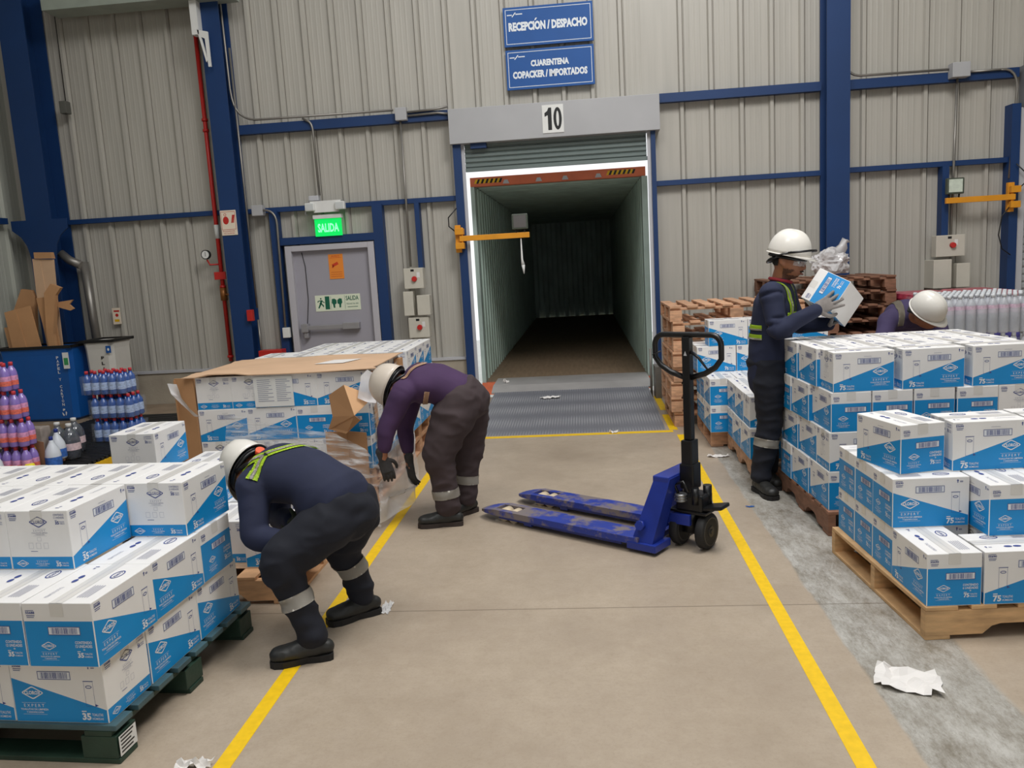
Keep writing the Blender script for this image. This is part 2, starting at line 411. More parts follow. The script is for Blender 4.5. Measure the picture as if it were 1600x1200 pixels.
tag(mb.build('camera_notice', [mat('notice_orange', (235, 140, 50), .5, var=0), mat('notice_red', (205, 60, 30), .5, var=0), mat('notice_tan', (210, 110, 40), .5, var=0)]), 'orange camera notice sticker high on the grey exit door', 'sticker')
mb = MB(); GR = mat('safety_green', (10, 95, 70), .5, var=0); PHO = mat('photoluminescent', (222, 228, 205), .5, var=0)
ax0, ax1, az0, az1 = -3.19, -2.64, 1.155, 1.345; mb.box(ax0, ax1, 9.425, 9.4285, az0, az1)
fn = lambda u, v: Vector((u, 9.4243, v))
put_rect(mb, -3.07, -3.015, 1.175, 1.33, fn, 1)
def runner(cx, cz, s):
    put_poly(mb, [(cx+a*s, cz+b*s) for a, b in ell(0, .55, .1, .1, 10)], fn, 1)
    put_poly(mb, [(cx+a*s, cz+b*s) for a, b in [(-.2, -.05), (0, .4), (.2, .35), (.05, -.1)]], fn, 1)
    put_poly(mb, [(cx+a*s, cz+b*s) for a, b in [(-.15, .0), (.05, -.1), (-.25, -.6), (-.4, -.55)]], fn, 1)
    put_poly(mb, [(cx+a*s, cz+b*s) for a, b in [(-.1, 0), (.1, 0), (.35, -.3), (.25, -.5), (.15, -.3)]], fn, 1)
    put_poly(mb, [(cx+a*s, cz+b*s) for a, b in [(.1, .35), (.45, .1), (.4, .02), (.1, .22)]], fn, 1)
    put_poly(mb, [(cx+a*s, cz+b*s) for a, b in [(0, .38), (-.4, .3), (-.42, .1), (-.33, .1), (-.3, .22), (-.02, .26)]], fn, 1)
runner(-3.12, 1.25, .10)
for s in (-1, 1):
    put_poly(mb, [(-2.925+s*a*.5, 1.25+b) for a, b in [(.01, .03), (.06, .05), (.12, .045), (.13, 0), (.10, -.02), (.09, -.06), (.05, -.06), (.05, -.02), (.01, -.01)]], fn, 1)
put_text(mb, 'SALIDA', -2.815, -2.66, 1.27, 1.325, fn, 1, .02)
for q in range(2): put_text(mb, 'PRESIONAR PARA ABRIR', -2.81, -2.665, 1.19+q*.03, 1.21+q*.03, fn, 1, 0) if q else put_rect(mb, -2.80, -2.675, 1.19, 1.197, fn, 1)
for q in (-3.0, -2.83): put_rect(mb, q, q+.003, 1.17, 1.33, fn, 1)
tag(mb.build('exit_direction_sticker', [PHO, GR]), 'white and green sticker with running figure and SALIDA on the exit door', 'sticker')

# ---- emergency lamp and exit sign
t = thing('emergency_lamp', 'white twin-head emergency lamp above the exit sign over the grey door', 'lamp', (-2.93, 9.36, 2.30))
mb = MB(); mb.prism([(-.13, 0), (.15, 0), (.20, .13), (-.17, .13)], lambda u, v, w: Vector((u, -.02-.06*w, v))); mb.build('lamp_housing', WHITE, t)
for s in (-.165, .19):
    mb = MB(); mb.box(s-.055, s+.055, -.12, -.05, .02, .11, bev=.008); h = mb.build('lamp_head', WHITE, t)
    mb = MB(); mb.box(s-.045, s+.045, -.123, -.119, .03, .10); mb.build('lens', mat('lamp_lens', (205, 208, 208), .2, var=0), h)
mb = MB(); mb.tube([(-.10, 0, .13), (-.16, .02, .2), (-.22, 0, .12), (-.27, .02, .0), (-.24, .04, -.02)], .006, 8); mb.build('lamp_cable', LGREY, t)
mb = MB(); mb.box(-.2, -.08, -.02, .06, .14, .2, bev=.01); mb.build('junction_block', LGREY, t)
t = thing('exit_sign', 'lit green SALIDA exit sign hanging over the grey exit door', 'sign', (-2.92, 9.33, 2.03))
mb = MB(); mb.box(-.17, .17, -.02, .05, .2, .245, bev=.004); mb.build('sign_housing', WHITE, t)
EG = mat('exit_green_lit', (0, 190, 80), .4, var=0, emit=.9); EGL = mat('exit_letters_lit', (120, 255, 160), .4, var=0, emit=1.2)
mb = MB(); mb.box(-.16, .16, .0, .012, 0, .2); put_text(mb, 'SALIDA', -.125, .125, .045, .145, lambda u, v: Vector((u, -.001, v)), 1, .03); mb.build('lit_panel', [EG, EGL], t)

# ---- conduit runs, boxes, switchgear on the wall
def wall_tube(name, label, runs, cat='conduit', m=None, r=.013, group='conduits on the wall'):
    mb = MB()
    for p in runs: mb.tube(p, r, 10)
    return tag(mb.build(name, m or CONDUIT), label, cat, group)
def arc(p0, p1, p2, n=6):
    p0, p1, p2 = Vector(p0), Vector(p1), Vector(p2)
    return [tuple(p0*(1-t)**2+p1*2*t*(1-t)+p2*t*t) for t in [i/n for i in range(n+1)]]
yc = 9.36
wall_tube('conduit', 'grey conduit dropping beside the blue column and bending along the upper blue rail', [[(-3.98, yc, 7.1), (-3.94, yc, 3.75)]+arc((-3.93, yc, 3.65), (-3.9, yc, 3.42), (-3.68, yc, 3.395))+[(-2.06, yc, 3.385)]])
wall_tube('conduit', 'pair of grey conduits leaving the junction box toward the dock header', [[(-1.92, yc, 3.35), (-1.6, yc, 3.36), (-1.43, yc, 3.38)], [(-1.92, yc, 3.31), (-1.55, yc, 3.32), (-1.43, yc, 3.3)]])
wall_tube('conduit', 'grey conduit dropping from the upper rail to the emergency lamp', [[(-3.12, yc, 3.37)]+arc((-3.05, yc, 3.33), (-3.01, yc, 3.3), (-3.01, yc, 3.2))+[(-3.0, yc, 2.5)]])
wall_tube('conduit', 'grey conduit dropping from the square junction box to the switch boxes', [[(-1.985, yc, 3.27), (-1.99, yc, 1.62)]])
wall_tube('conduit', 'grey conduit running down beside the blue column to the fire call point', [[(-3.9, yc, 4.2), (-3.885, yc, 1.24)], [(-3.89, yc, 1.1), (-3.885, yc, .55)]])
wall_tube('conduit', 'bent grey conduit down the post beside the exit door', [arc((-3.68, yc-.03, 2.37), (-3.53, yc-.03, 2.37), (-3.53, yc-.03, 2.2))+[(-3.55, yc-.03, 1.0)]])
wall_tube('conduit', 'long conduit above the upper blue rail beyond the thick blue column', [arc((2.92, yc, 3.5), (2.93, yc, 3.37), (3.1, yc, 3.375))+[(3.98, yc, 3.37)]])
wall_tube('conduit', 'conduit bending down toward the second amber lamp arm', [[(4.17, yc, 3.33), (4.5, yc, 3.33)]+arc((4.5, yc, 3.33), (4.68, yc, 3.34), (4.67, yc, 3.1))+[(4.62, yc, 2.2)]])
wall_tube('conduit', 'vertical conduit from the high wall box down behind the small floodlight', [[(4.06, yc, 3.3), (4.03, yc, 1.6)]])
def boxy(name, label, cat, x0, x1, z0, z1, y0=9.24, y1=9.47, m=None, extra=None, mats=(), group=None):
    mb = MB(); mb.box(x0, x1, y0, y1, z0, z1, bev=.006)
    if extra: extra(mb, lambda u, v: Vector((u, y0-.0012, v)))
    return tag(mb.build(name, [m or OFFW]+list(mats)), label, cat, group)
boxy('junction_box', 'grey square junction box on the upper blue rail beside the dock header', 'junction box', -2.03, -1.90, 3.26, 3.4, 9.3, 9.38, GREY)
boxy('junction_box', 'grey junction box on the upper blue rail far beyond the thick blue column', 'junction box', 3.97, 4.15, 3.27, 3.42, 9.26, 9.38, GREY)
boxy('junction_box', 'small grey junction box on the middle blue rail beside the column with the fire sign', 'junction box', -3.81, -3.68, 2.31, 2.43, 9.3, 9.4, GREY)
boxy('light_switch', 'white light switch plate on the blue post beside the exit door', 'switch', -3.585, -3.50, .87, .99, 9.31, 9.36, WHITE)
def knobbed(name, label, x0, x1, z0, z1, kx, kz, knob=True):
    t = thing(name, label, 'switch box', ((x0+x1)/2, 9.36, z0), 0, 'electrical boxes on the wall'); w = (x1-x0)/2; h = z1-z0
    mb = MB(); mb.box(-w, w, -.12, 0, 0, h, bev=.006)
    put_rect(mb, -.03, .01, h-.04, h-.015, lambda u, v: Vector((u, -.1212, v)), 1); put_rect(mb, .04, .075, h-.11, h-.05, lambda u, v: Vector((u, -.1212, v)), 2)
    mb.build('enclosure', [OFFW, BLACK, WHITE], t)
    if knob:
        mb = MB(); mb.cyl((kx, -.12, kz), (kx, -.15, kz), .032, .028); mb.build('rotary_knob', RED, t)
    return t
knobbed('switch_box', 'upper beige switch box with red knob between the exit door and the dock', -2.055, -1.83, 1.37, 1.605, .01, .11)
knobbed('switch_box', 'lower beige switch box with red knob between the exit door and the dock', -2.04, -1.8, .80, 1.035, .01, .12)
knobbed('switch_box', 'beige isolator box with red knob below the small green floodlight', 3.83, 4.13, 1.40, 1.63, .02, .12)
boxy('plain_enclosure', 'narrow blank beige enclosure between the two red-knob boxes by the exit door', 'electrical box', -2.08, -1.965, 1.06, 1.34, 9.24, 9.36, OFFW, group='electrical boxes on the wall')
boxy('plain_enclosure', 'square blank beige enclosure near the dock frame, beside the narrow one', 'electrical box', -1.92, -1.77, 1.06, 1.29, 9.22, 9.36, OFFW, group='electrical boxes on the wall')
boxy('plain_enclosure', 'tall beige enclosure under the isolator below the green floodlight', 'electrical box', 3.80, 3.99, 1.06, 1.37, 9.22, 9.47, OFFW, group='electrical boxes on the wall')
boxy('plain_enclosure', 'slim beige enclosure beside the tall one under the isolator', 'electrical box', 4.05, 4.19, 1.06, 1.32, 9.24, 9.47, OFFW, group='electrical boxes on the wall')
boxy('fire_call_point', 'small red fire call point on the blue column near the exit door', 'alarm', -3.93, -3.86, 1.10, 1.23, 9.14, 9.2, RED)
boxy('red_cabinet', 'low red cabinet at the foot of the blue column beside the exit door', 'cabinet', -3.86, -3.58, .45, .74, 9.2, 9.36, RED)
boxy('beacon_sensor', 'small dark sensor box hanging on the corrugated wall near the corner column', 'sensor', -5.99, -5.91, 3.62, 3.76, 9.3, 9.4, mat('sensor_grey', (92, 92, 86), .6))
wall_tube('sensor_cable', 'thin dark cable holding the small sensor box on the wall', [[(-5.94, 9.36, 3.76), (-5.95, 9.4, 7.0)]], 'cable', BLACK, .005, None)
def fsign(mb, fn):
    put_frame(mb, -4.135, -3.965, 2.165, 2.37, .004, fn, 1); put_poly(mb, ell(-4.08, 2.27, .035, .045), fn, 1); put_ring(mb, ell(-4.085, 2.335, .016, .016), ell(-4.085, 2.335, .011, .011), fn, 1)
    for q in range(3): put_poly(mb, [(-4.02+q*.012, 2.24), (-4.01+q*.012, 2.24), (-3.99+q*.01, 2.33), (-4.0+q*.01, 2.33)], fn, 1)
    put_text(mb, 'PULSADOR', -4.125, -3.985, 2.14, 2.155, fn, 1, .0); put_text(mb, 'DE ALARMA', -4.115, -3.99, 2.115, 2.13, fn, 1, .0)
boxy('fire_sign', 'cream sign with red hand and flames on the blue column', 'sign', -4.145, -3.955, 2.1, 2.385, 9.19, 9.198, mat('cream_sign', (232, 218, 198), .5, var=0), fsign, [RED])
def ssign(mb, fn):
    put_rect(mb, -5.73, -5.66, 1.28, 1.3, fn, 1); put_poly(mb, ell(-5.695, 1.24, .02, .02), fn, 1); put_rect(mb, -5.73, -5.67, 1.16, 1.19, fn, 2)
boxy('small_notice', 'small white notice with red print on the wall beside the bins', 'sign', -5.75, -5.65, 1.13, 1.33, 9.435, 9.44, mat('cream_sign', (1, 1, 1)), ssign, [RED, YEL])
# drain pipe end near the corner column
mb = MB(); mb.tube([(-6.22, 9.3, 2.02), (-6.12, 9.3, 1.93), (-5.98, 9.3, 1.86)], .05, 14); mb.tube([(-5.98, 9.36, 1.9), (-5.96, 9.4, .6)], .05, 14)
tag(mb.build('drain_pipe', CONDUIT), 'grey drain pipe elbow and downpipe beside the corner column', 'pipe')

# ---- red fire pipe with gauge and valve
t = thing('fire_pipe', 'red vertical fire pipe with gauge and valve beside the blue column', 'pipe', (-4.28, 9.36, 0))
mb = MB(); mb.tube([(0, 0, .62), (0, 0, 4.75)], .024, 14)
for z in (3.42, 3.3, .66, 1.5): mb.cyl((0, 0, z), (0, 0, z+.03), .036)
mb.build('riser', RED, t)
mb = MB(); mb.cyl((0, 0, 1.35), (0, 0, 1.5), .04); mb.tube([(0, 0, 1.42), (.1, -.05, 1.42)], .012, 8); mb.build('valve', mat('brass_valve', (150, 96, 50), .4, .5), t)
mb = MB(); mb.box(-.07, .07, -.05, -.03, 1.6, 1.69, bev=.004); mb.build('red_tag', RED, t)
mb = MB(); mb.tube([(0, 0, 1.78), (-.12, -.02, 1.78), (-.15, -.02, 1.84)], .01, 8); g = mb.build('gauge_arm', RED, t)
mb = MB(); mb.cyl((-.15, -.01, 1.9), (-.15, -.05, 1.9), .055, mi=0); put_poly(mb, ell(-.15, 1.9, .045, .045, 18), lambda u, v: Vector((u, -.052, v)), 1); put_rect(mb, -.153, -.147, 1.88, 1.93, lambda u, v: Vector((u, -.053, v)), 0); mb.build('pressure_gauge', [DARK, WHITE], t)
mb = MB(); mb.cyl((0, 0, 2.08), (0, 0, 2.24), .028); mb.build('white_label', WHITE, t)
# white bracket on the column top
mb = MB(); mb.box(-4.2, -4.12, 9.1, 9.2, 4.3, 4.66); mb.prism([(-4.14, 4.35), (-4.02, 4.32), (-4.02, 3.95), (-4.05, 3.95), (-4.06, 4.25), (-4.1, 4.27), (-4.05, 4.02), (-4.07, 4.0)], lambda u, v, w: Vector((u, 9.1+.02*w, v)))
tag(mb.build('wall_bracket', WHITE), 'white triangular bracket near the top of the column with the fire sign', 'bracket')

# ---- amber swing arms with lamps
def arm(label, px, z, ex, lamp_at, group='amber swing arms'):
    s = 1 if ex > px else -1
    t = thing('dock_light_arm', label, 'lamp arm', (px, 9.30, z), 0, group); L_ = abs(ex-px)
    mb = MB()
    for dz in (-.1, .06): mb.box(-.05, .05, -.06, .04, dz-.02, dz+.05, bev=.004)
    mb.box(-.055, .01, .0, .05, -.16, .15, bev=.004); mb.cyl((s*.03, -.03, -.12), (s*.03, -.03, .12), .012); mb.build('hinge_bracket', ORG, t)
    mb = MB(); mb.box(0, s*L_, -.05, -.01, -.035, .025, bev=.003) if s > 0 else mb.box(-L_, 0, -.05, -.01, -.035, .025, bev=.003); mb.build('arm_bar', ORG, t)
    mb = MB(); x = lamp_at-px
    mb.box(x-.09, x+.09, -.08, -.03, .06, .23, bev=.01); h = mb.build('lamp_head', mat('lamp_body', (70, 78, 66), .45), t)
    mb = MB(); mb.box(x-.07, x+.07, -.083, -.079, .08, .215); mb.build('lamp_glass', mat('lamp_glass', (205, 215, 200), .2, var=.1, scale=30) if s < 0 else mat('lamp_glass_dark', (100, 96, 95), .3), h)
    mb = MB(); mb.tube([(x-.05, -.05, .07), (x-.05, -.04, .02)], .01, 8); mb.tube([(x+.05, -.05, .07), (x+.05, -.04, .02)], .01, 8); mb.build('lamp_yoke', DARK, h)
    mb = MB(); mb.tube([(-.05*s, .0, .08), (-.12*s, 0, .14), (-.12*s, 0, .24), (-.02*s, 0, .34)], .007, 8); mb.build('supply_cable', BLACK, t)
    return t
ta = arm('amber swing arm with lamp reaching across the open dock', -1.38, 1.91, -.58, -.68)
mb = MB(); mb.tube([(.70, -.03, -.04), (.70, -.03, -.28), (.71, -.03, -.34)], [.006, .012, .02], 8); mb.tube([(.71, -.03, -.34), (.715, -.03, -.44)], [.02, .006], 8); mb.build('pull_cord', WHITE, ta)
arm('amber swing arm with green floodlight on the far blue post', 4.64, 2.0, 3.93, 4.01)
wall_tube('hanging_cable', 'thin black cable hanging from the far amber arm to the blue post', [[(4.60, 9.28, 1.9), (4.53, 9.3, 1.8), (4.5, 9.3, 1.6), (4.54, 9.3, 1.45), (4.63, 9.3, 1.38)]], 'cable', BLACK, .006, None)
# next dock at the edge
mb = MB(); mb.box(4.74, 6.3, 9.26, W, 2.93, 3.36); h2 = struct(mb.build('door_3', mat('header_dark', (110, 112, 116), .5)))
mb = MB()
for k in range(36):
    z0 = .02+k*.081
    mb.prism([(9.43, z0), (9.415, z0+.02), (9.415, z0+.058), (9.43, z0+.078), (9.45, z0+.078), (9.45, z0)], lambda u, v, w: Vector((4.8+w*1.5, u, v)))
mb.build('shutter_slats', mat('shutter_light', (165, 168, 170), .45), h2)
mb = MB(); mb.box(4.715, 4.79, 9.37, 9.47, 0, 2.93); mb.build('shutter_guide', LGREY, h2)
# rubber stop / guard at the foot of the dock post
mb = MB(); mb.box(.76, .83, 9.05, 9.3, 0, .36, bev=.006); mb.tube([(.72, 9.12, .0), (.72, 9.12, .56)], .014, 8)
tag(mb.build('post_guard', mat('guard_steel', (120, 116, 110), .5, .3, var=.2)), 'short scuffed steel guard at the foot of the dock post by the pallets', 'guard')

# ---- dock leveler
PLATE = mat('checker_plate', (168, 168, 172), .5, .25, var=.2, scale=2.5)
nt = PLATE.node_tree; Lk = nt.links.new; b = nt.nodes['Principled BSDF']
tc = nt.nodes.new('ShaderNodeTexCoord'); mp = nt.nodes.new('ShaderNodeMapping'); mp.inputs['Scale'].default_value = (38, 38, 38); Lk(tc.outputs['Object'], mp.inputs[0])
ck = nt.nodes.new('ShaderNodeTexVoronoi'); ck.inputs['Scale'].default_value = 1; ck.inputs['Randomness'].default_value = 0.0; Lk(mp.outputs[0], ck.inputs['Vector'])
bp = nt.nodes.new('ShaderNodeBump'); bp.inputs['Strength'].default_value = .8; bp.inputs['Distance'].default_value = .004; Lk(ck.outputs['Distance'], bp.inputs['Height']); Lk(bp.outputs[0], b.inputs['Normal'])
src = b.inputs['Base Color'].links[0].from_socket
mx = nt.nodes.new('ShaderNodeMix'); mx.data_type = 'RGBA'; mr = nt.nodes.new('ShaderNodeMapRange'); mr.inputs[1].default_value = .2; mr.inputs[2].default_value = .5; Lk(ck.outputs['Distance'], mr.inputs[0]); Lk(mr.outputs[0], mx.inputs[0])
Lk(src, mx.inputs[6]); mx.inputs[7].default_value = (*lin((122, 123, 130)), 1); Lk(mx.outputs[2], b.inputs['Base Color'])
t = thing('dock_leveler', 'grey checker-plate dock leveler bridging the floor and the open container', 'dock leveler', (-.2, 7.38, 0))
mb = MB(); mb.prism([(0, .0), (0, .004), (1.95, .10), (1.95, .0)], lambda u, v, w: Vector((-.89+w*1.79, u, v))); mb.build('platform', PLATE, t)
mb = MB(); mb.prism([(1.95, .085), (1.95, .101), (2.15, .15), (2.74, .155), (2.74, .14), (2.15, .13)], lambda u, v, w: Vector((-.93+w*1.87, u, v))); mb.build('lip', mat('lip_steel', (176, 172, 170), .4, .3, var=.12, scale=3), t)

# ---- shipping container beyond the dock
t = thing('shipping_container', 'open empty shipping container with orange header backed against the dock', 'container', (-.262, 10.1, .1))
CI = mat('container_inside', (184, 204, 194), .5, var=.14, scale=3, stretch=(1, 1, .5)); CO = mat('container_orange', (214, 112, 76), .5, var=.12)
HW = 1.015; CL = 11.3; CH = 2.45
mb = MB()
def cwall(sx):
    pts = []; y = .1; k = 0
    while y < CL:
        pts += [(y, 0), (y+.09, 0), (y+.12, .04), (y+.21, .04), (y+.24, 0)]; y += .28
    a = [mb.bm.verts.new((sx*(HW+d), y, .02)) for y, d in pts]; b = [mb.bm.verts.new((sx*(HW+d), y, CH)) for y, d in pts]
    for i in range(len(pts)-1): mb.bm.faces.new((a[i], a[i+1], b[i+1], b[i]))
cwall(1); cwall(-1); mb.box(-HW-.05, -HW-.042, 0, CL+.1, .0, CH+.06); mb.box(HW+.042, HW+.05, 0, CL+.1, .0, CH+.06)
mb.build('side_panels', CI, t)
mb = MB(); xs = []; x = -HW
while x < HW: xs += [(x, 0), (x+.09, 0), (x+.13, .04), (x+.22, .04), (x+.26, 0)]; x += .26
a = [mb.bm.verts.new((x, CL+d, 0)) for x, d in xs]; b_ = [mb.bm.verts.new((x, CL+d, CH)) for x, d in xs]
for i in range(len(xs)-1): mb.bm.faces.new((a[i], a[i+1], b_[i+1], b_[i])) if xs[i] != xs[i+1] else None
mb.box(-HW-.05, HW+.05, CL+.06, CL+.1, 0, CH+.06); mb.build('end_panel', CI, t)
mb = MB(); pts = []; y = .12
while y < CL: pts += [(y, 0), (y+.07, 0), (y+.14, .03), (y+.21, .03)]; y += .28
a = [mb.bm.verts.new((-HW, y, CH+d)) for y, d in pts]; b_ = [mb.bm.verts.new((HW, y, CH+d)) for y, d in pts]
for i in range(len(pts)-1): mb.bm.faces.new((a[i], a[i+1], b_[i+1], b_[i]))
mb.box(-HW-.05, HW+.05, 0, CL+.1, CH+.045, CH+.06); mb.build('roof_panel', CI, t)
mb = MB(); mb.box(-HW-.05, HW+.05, 0, CL, -.12, .02); mb.build('plank_floor', mat('container_floor', (140, 118, 96), .6, var=.16, scale=3, stretch=(9, 1, 1)), t)
mb = MB(); mb.box(-HW-.05, HW+.05, -.04, .06, CH-.005, CH+.105, bev=.006); hdr = mb.build('header_rail', CO, t)
mb = MB(); fn = lambda u, v: Vector((u, -.0415, v))
for x0 in (-HW, HW-.42):
    for k in range(6):
        put_poly(mb, [(x0+k*.055, CH+.03), (x0+k*.055+.0275, CH+.03), (x0+k*.055+.05, CH+.08), (x0+k*.055+.0225, CH+.08)], fn, 0)
        put_poly(mb, [(x0+k*.055+.0275, CH+.03), (x0+(k+1)*.055, CH+.03), (x0+(k+1)*.055+.0225, CH+.08), (x0+k*.055+.05, CH+.08)], fn, 1)
mb.build('hazard_stripe', [YEL, BLACK], hdr)
for x in (-.62, -.22, .1, .5):
    mb = MB(); mb.prism([(x-.04, .0), (x-.02, .045), (x+.02, .045), (x+.04, 0)], lambda u, v, w: Vector((u, -.06+.02*w, CH+.01+v))); mb.build('lock_cam', LGREY, hdr)
for s in (-1, 1):
    mb = MB(); mb.box(s*HW+(-.0 if s > 0 else -.05), s*HW+(.07 if s > 0 else 0), -.04, .08, -.12, CH-.006, bev=.004); mb.build('corner_post', mat('post_pale', (170, 186, 180), .45) if s else CO, t)
mb = MB(); mb.box(-HW-.05, HW+.05, -.06, .02, -.14, .015); mb.build('sill', CO, t)
mb = MB(); mb.box(-6, 6, 9.7, 30, -1.3, -1.2); struct(mb.build('ground', mat('yard_concrete', (205, 205, 200), .8)))

# litter
def crumple(name, label, x, y, sx, sy, h, m, cat='litter', rz=0, z=0, seed=0, group=None):
    mb = MB(); n = 9; vs = {}
    for i in range(n):
        for j in range(n):
            u, v = i/(n-1)-.5, j/(n-1)-.5
            e = 1+.35*noise.noise(Vector((u*4+seed, v*4, 1)))
            vs[i, j] = mb.bm.verts.new((u*sx*e, v*sy*e, .002+h*abs(noise.noise(Vector((u*3.5+seed, v*3.5, 7))))*1.8))
    for i in range(n-1):
        for j in range(n-1):
            c = (i+.5)/(n-1)-.5, (j+.5)/(n-1)-.5
            if abs(c[0])+abs(c[1])*.8 > .70+.12*noise.noise(Vector((c[0]*7+seed, c[1]*7, 3))): continue
            mb.bm.faces.new((vs[i, j], vs[i+1, j], vs[i+1, j+1], vs[i, j+1]))
    bmesh.ops.delete(mb.bm, geom=[v for v in mb.bm.verts if not v.link_faces], context='VERTS')
    o = mb.build(name, m); o.location = (x, y, z); o.rotation_euler[2] = rz
    return tag(o, label, cat, group)
PAP = mat('paper_white', (226, 222, 218), .7, var=.03)
crumple('torn_paper', 'torn crumpled white paper on the worn grey floor strip', 1.12, 2.87, .22, .17, .03, PAP, rz=-.4, seed=2)
crumple('plastic_scrap', 'small clear plastic scrap on the floor near the crouching yellow-strapped worker', -1.0, 3.58, .05, .12, .02, mat('scrap_film', (225, 225, 225), .3, alpha=.7), seed=5)
crumple('paper_scrap', 'white paper scrap on the dock leveler plate', -.42, 8.9, .22, .1, .02, PAP, z=.08, seed=9)
crumple('paper_scrap', 'small white paper wad near the container sill on the leveler', -.99, 9.72, .07, .07, .05, PAP, z=.15, seed=11)
crumple('paper_scrap', 'white paper curl at the front edge of the dock leveler', .22, 7.32, .08, .04, .03, PAP, seed=12)
crumple('paper_scrap', 'scrap of white paper on the floor at the very bottom edge near the lane line', -1.36, 2.36, .12, .05, .03, PAP, seed=15)
crumple('plastic_strap', 'loose white plastic strip on the floor beside the pallets behind the jack', 1.0, 6.3, .16, .05, .02, PAP, seed=17)
crumple('blue_scrap', 'tiny blue scrap on the floor beyond the jack wheel', .985, 5.0, .05, .02, .004, SBL, seed=21)
crumple('paper_scrap', 'thin pale sliver on the floor beyond the jack forks', -.13, 5.28, .06, .02, .003, PAP, seed=23)

# ================================================================== CARTONS
def carton_mesh(L_, S_, H_, count, units, code):
    """U = front (-y, long), A = +x (short, blue), D = +y (long), B = -x (short, white)"""
    mb = MB(); a, b, h = L_/2, S_/2, H_
    ZL, ZH = .22*h, .72*h
    bm = mb.bm
    c = [(-a, -b), (a, -b), (a, b), (-a, b)]
    zz = [ZL, ZH, ZH, ZL]
    bo = [bm.verts.new((*p, 0)) for p in c]; mi_ = [bm.verts.new((*p, z)) for p, z in zip(c, zz)]; to = [bm.verts.new((*p, h)) for p in c]
    for k in range(4):
        j = (k+1) % 4
        f = bm.faces.new((bo[k], bo[j], mi_[j], mi_[k])); f.material_index = 1
        f = bm.faces.new((mi_[k], mi_[j], to[j], to[k])); f.material_index = 0
    f = bm.faces.new(to); f.material_index = 0
    f = bm.faces.new(bo[::-1]); f.material_index = 0
    bmesh.ops.recalc_face_normals(bm, faces=bm.faces[:])
    es = [e for e in bm.edges if len(e.link_faces) == 2 and e.calc_face_angle(0) > .5]
    bmesh.ops.bevel(bm, geom=es, offset=.0028, segments=2, profile=.5, affect='EDGES')
    e = .0008
    FU = lambda u, v: Vector((-a+u, -b-e, v)); FA = lambda u, v: Vector((a+e, -b+u, v))
    FD = lambda u, v: Vector((a-u, b+e, v)); FB = lambda u, v: Vector((-a-e, b-u, v)); FT = lambda u, v: Vector((-a+u, -b+v, h+e))
    def logo(cx, cy, w, hh, fn, ink, inner):
        o = [(-1, 0), (-.93, -.16), (-.12, -.95), (0, -1), (.12, -.95), (.93, -.16), (1, 0), (.93, .16), (.12, .95), (0, 1), (-.12, .95), (-.93, .16)]
        out = [(cx+x*w, cy+y*hh) for x, y in o]; inn = [(cx+x*w*.87, cy+y*hh*.80) for x, y in o]
        put_ring(mb, out, inn, fn, ink)
        put_text(mb, 'CLOROX', cx-w*.78, cx+w*.78, cy-hh*.31, cy+hh*.31, fn, ink, .04)
    def block(u, v, fn, ink):
        put_rect(mb, u, u+.03, v+.024, v+.026, fn, ink); put_text(mb, code, u, u+.033, v+.013, v+.022, fn, ink, .03)
        put_rect(mb, u+.002, u+.032, v+.006, v+.0085, fn, ink); put_rect(mb, u+.003, u+.029, v+.0, v+.0022, fn, ink)
    def barcode(u, v, w, hh, fn, base):
        put_rect(mb, u, u+w, v, v+hh, fn, base); fn2 = lambda x, y: fn(x, y)+(fn(0, 0)-Vector((0, 0, h/2)) if 0 else Vector((0, 0, 0)))
        put_frame(mb, u, u+w, v, v+hh, .0022, lift(fn), 2)
        x = u+.012; r = random.Random(3)
        while x < u+w-.012:
            q = r.choice([.0008, .0016, .0022]); put_rect(mb, x, x+q, v+.004, v+hh-.004, lift(fn), 2); x += q+r.choice([.001, .0016, .0026])
    def lift(fn):
        n = {FU: Vector((0, -.0004, 0)), FA: Vector((.0004, 0, 0)), FD: Vector((0, .0004, 0)), FB: Vector((-.0004, 0, 0)), FT: Vector((0, 0, .0004))}[fn]
        return lambda x, y: fn(x, y)+n
    def wipes(u, v, fn, ink, s=1.):
        put_text(mb, count, u, u+.026*s, v, v+.021*s, fn, ink, .04)
        put_rect(mb, u, u+.014*s, v+.024*s, v+.027*s, fn, ink)
        put_text(mb, 'TOALLITAS', u+.029*s, u+.062*s, v+.012*s, v+.02*s, fn, ink, .01); put_text(mb, 'HÚMEDAS', u+.029*s, u+.062*s, v+.001*s, v+.009*s, fn, ink, .01)
    def expert(cx, v, fn, ink, s=1.):
        put_text(mb, 'E X P E R T', cx-.038*s, cx+.038*s, v, v+.011*s, fn, ink, 0)
        put_rect(mb, cx-.045*s, cx+.045*s, v+.0155*s, v+.0163*s, fn, ink)
        put_text(mb, 'TOALLITAS DE LIMPIEZA', cx-.052*s, cx+.052*s, v-.012*s, v-.005*s, fn, ink, .02); put_text(mb, 'Y DESINFECCIÓN', cx-.032*s, cx+.032*s, v-.022*s, v-.015*s, fn, ink, .02)
        put_rect(mb, cx-.045*s, cx+.045*s, v-.027*s, v-.0262*s, fn, ink)
    def canister(u, v, hh, fn):
        put_frame(mb, u, u+.034, v, v+hh, .0008, fn, 2); put_rect(mb, u-.002, u+.036, v+hh, v+hh+.002, fn, 2)
        put_ring(mb, ell(u+.017, v+hh*.78, .012, .006, 10), ell(u+.017, v+hh*.78, .009, .0035, 10), fn, 2)
        put_poly(mb, [(u+.034, v-.001), (u+.046, v+.003), (u+.034, v+.009)], fn, 2)
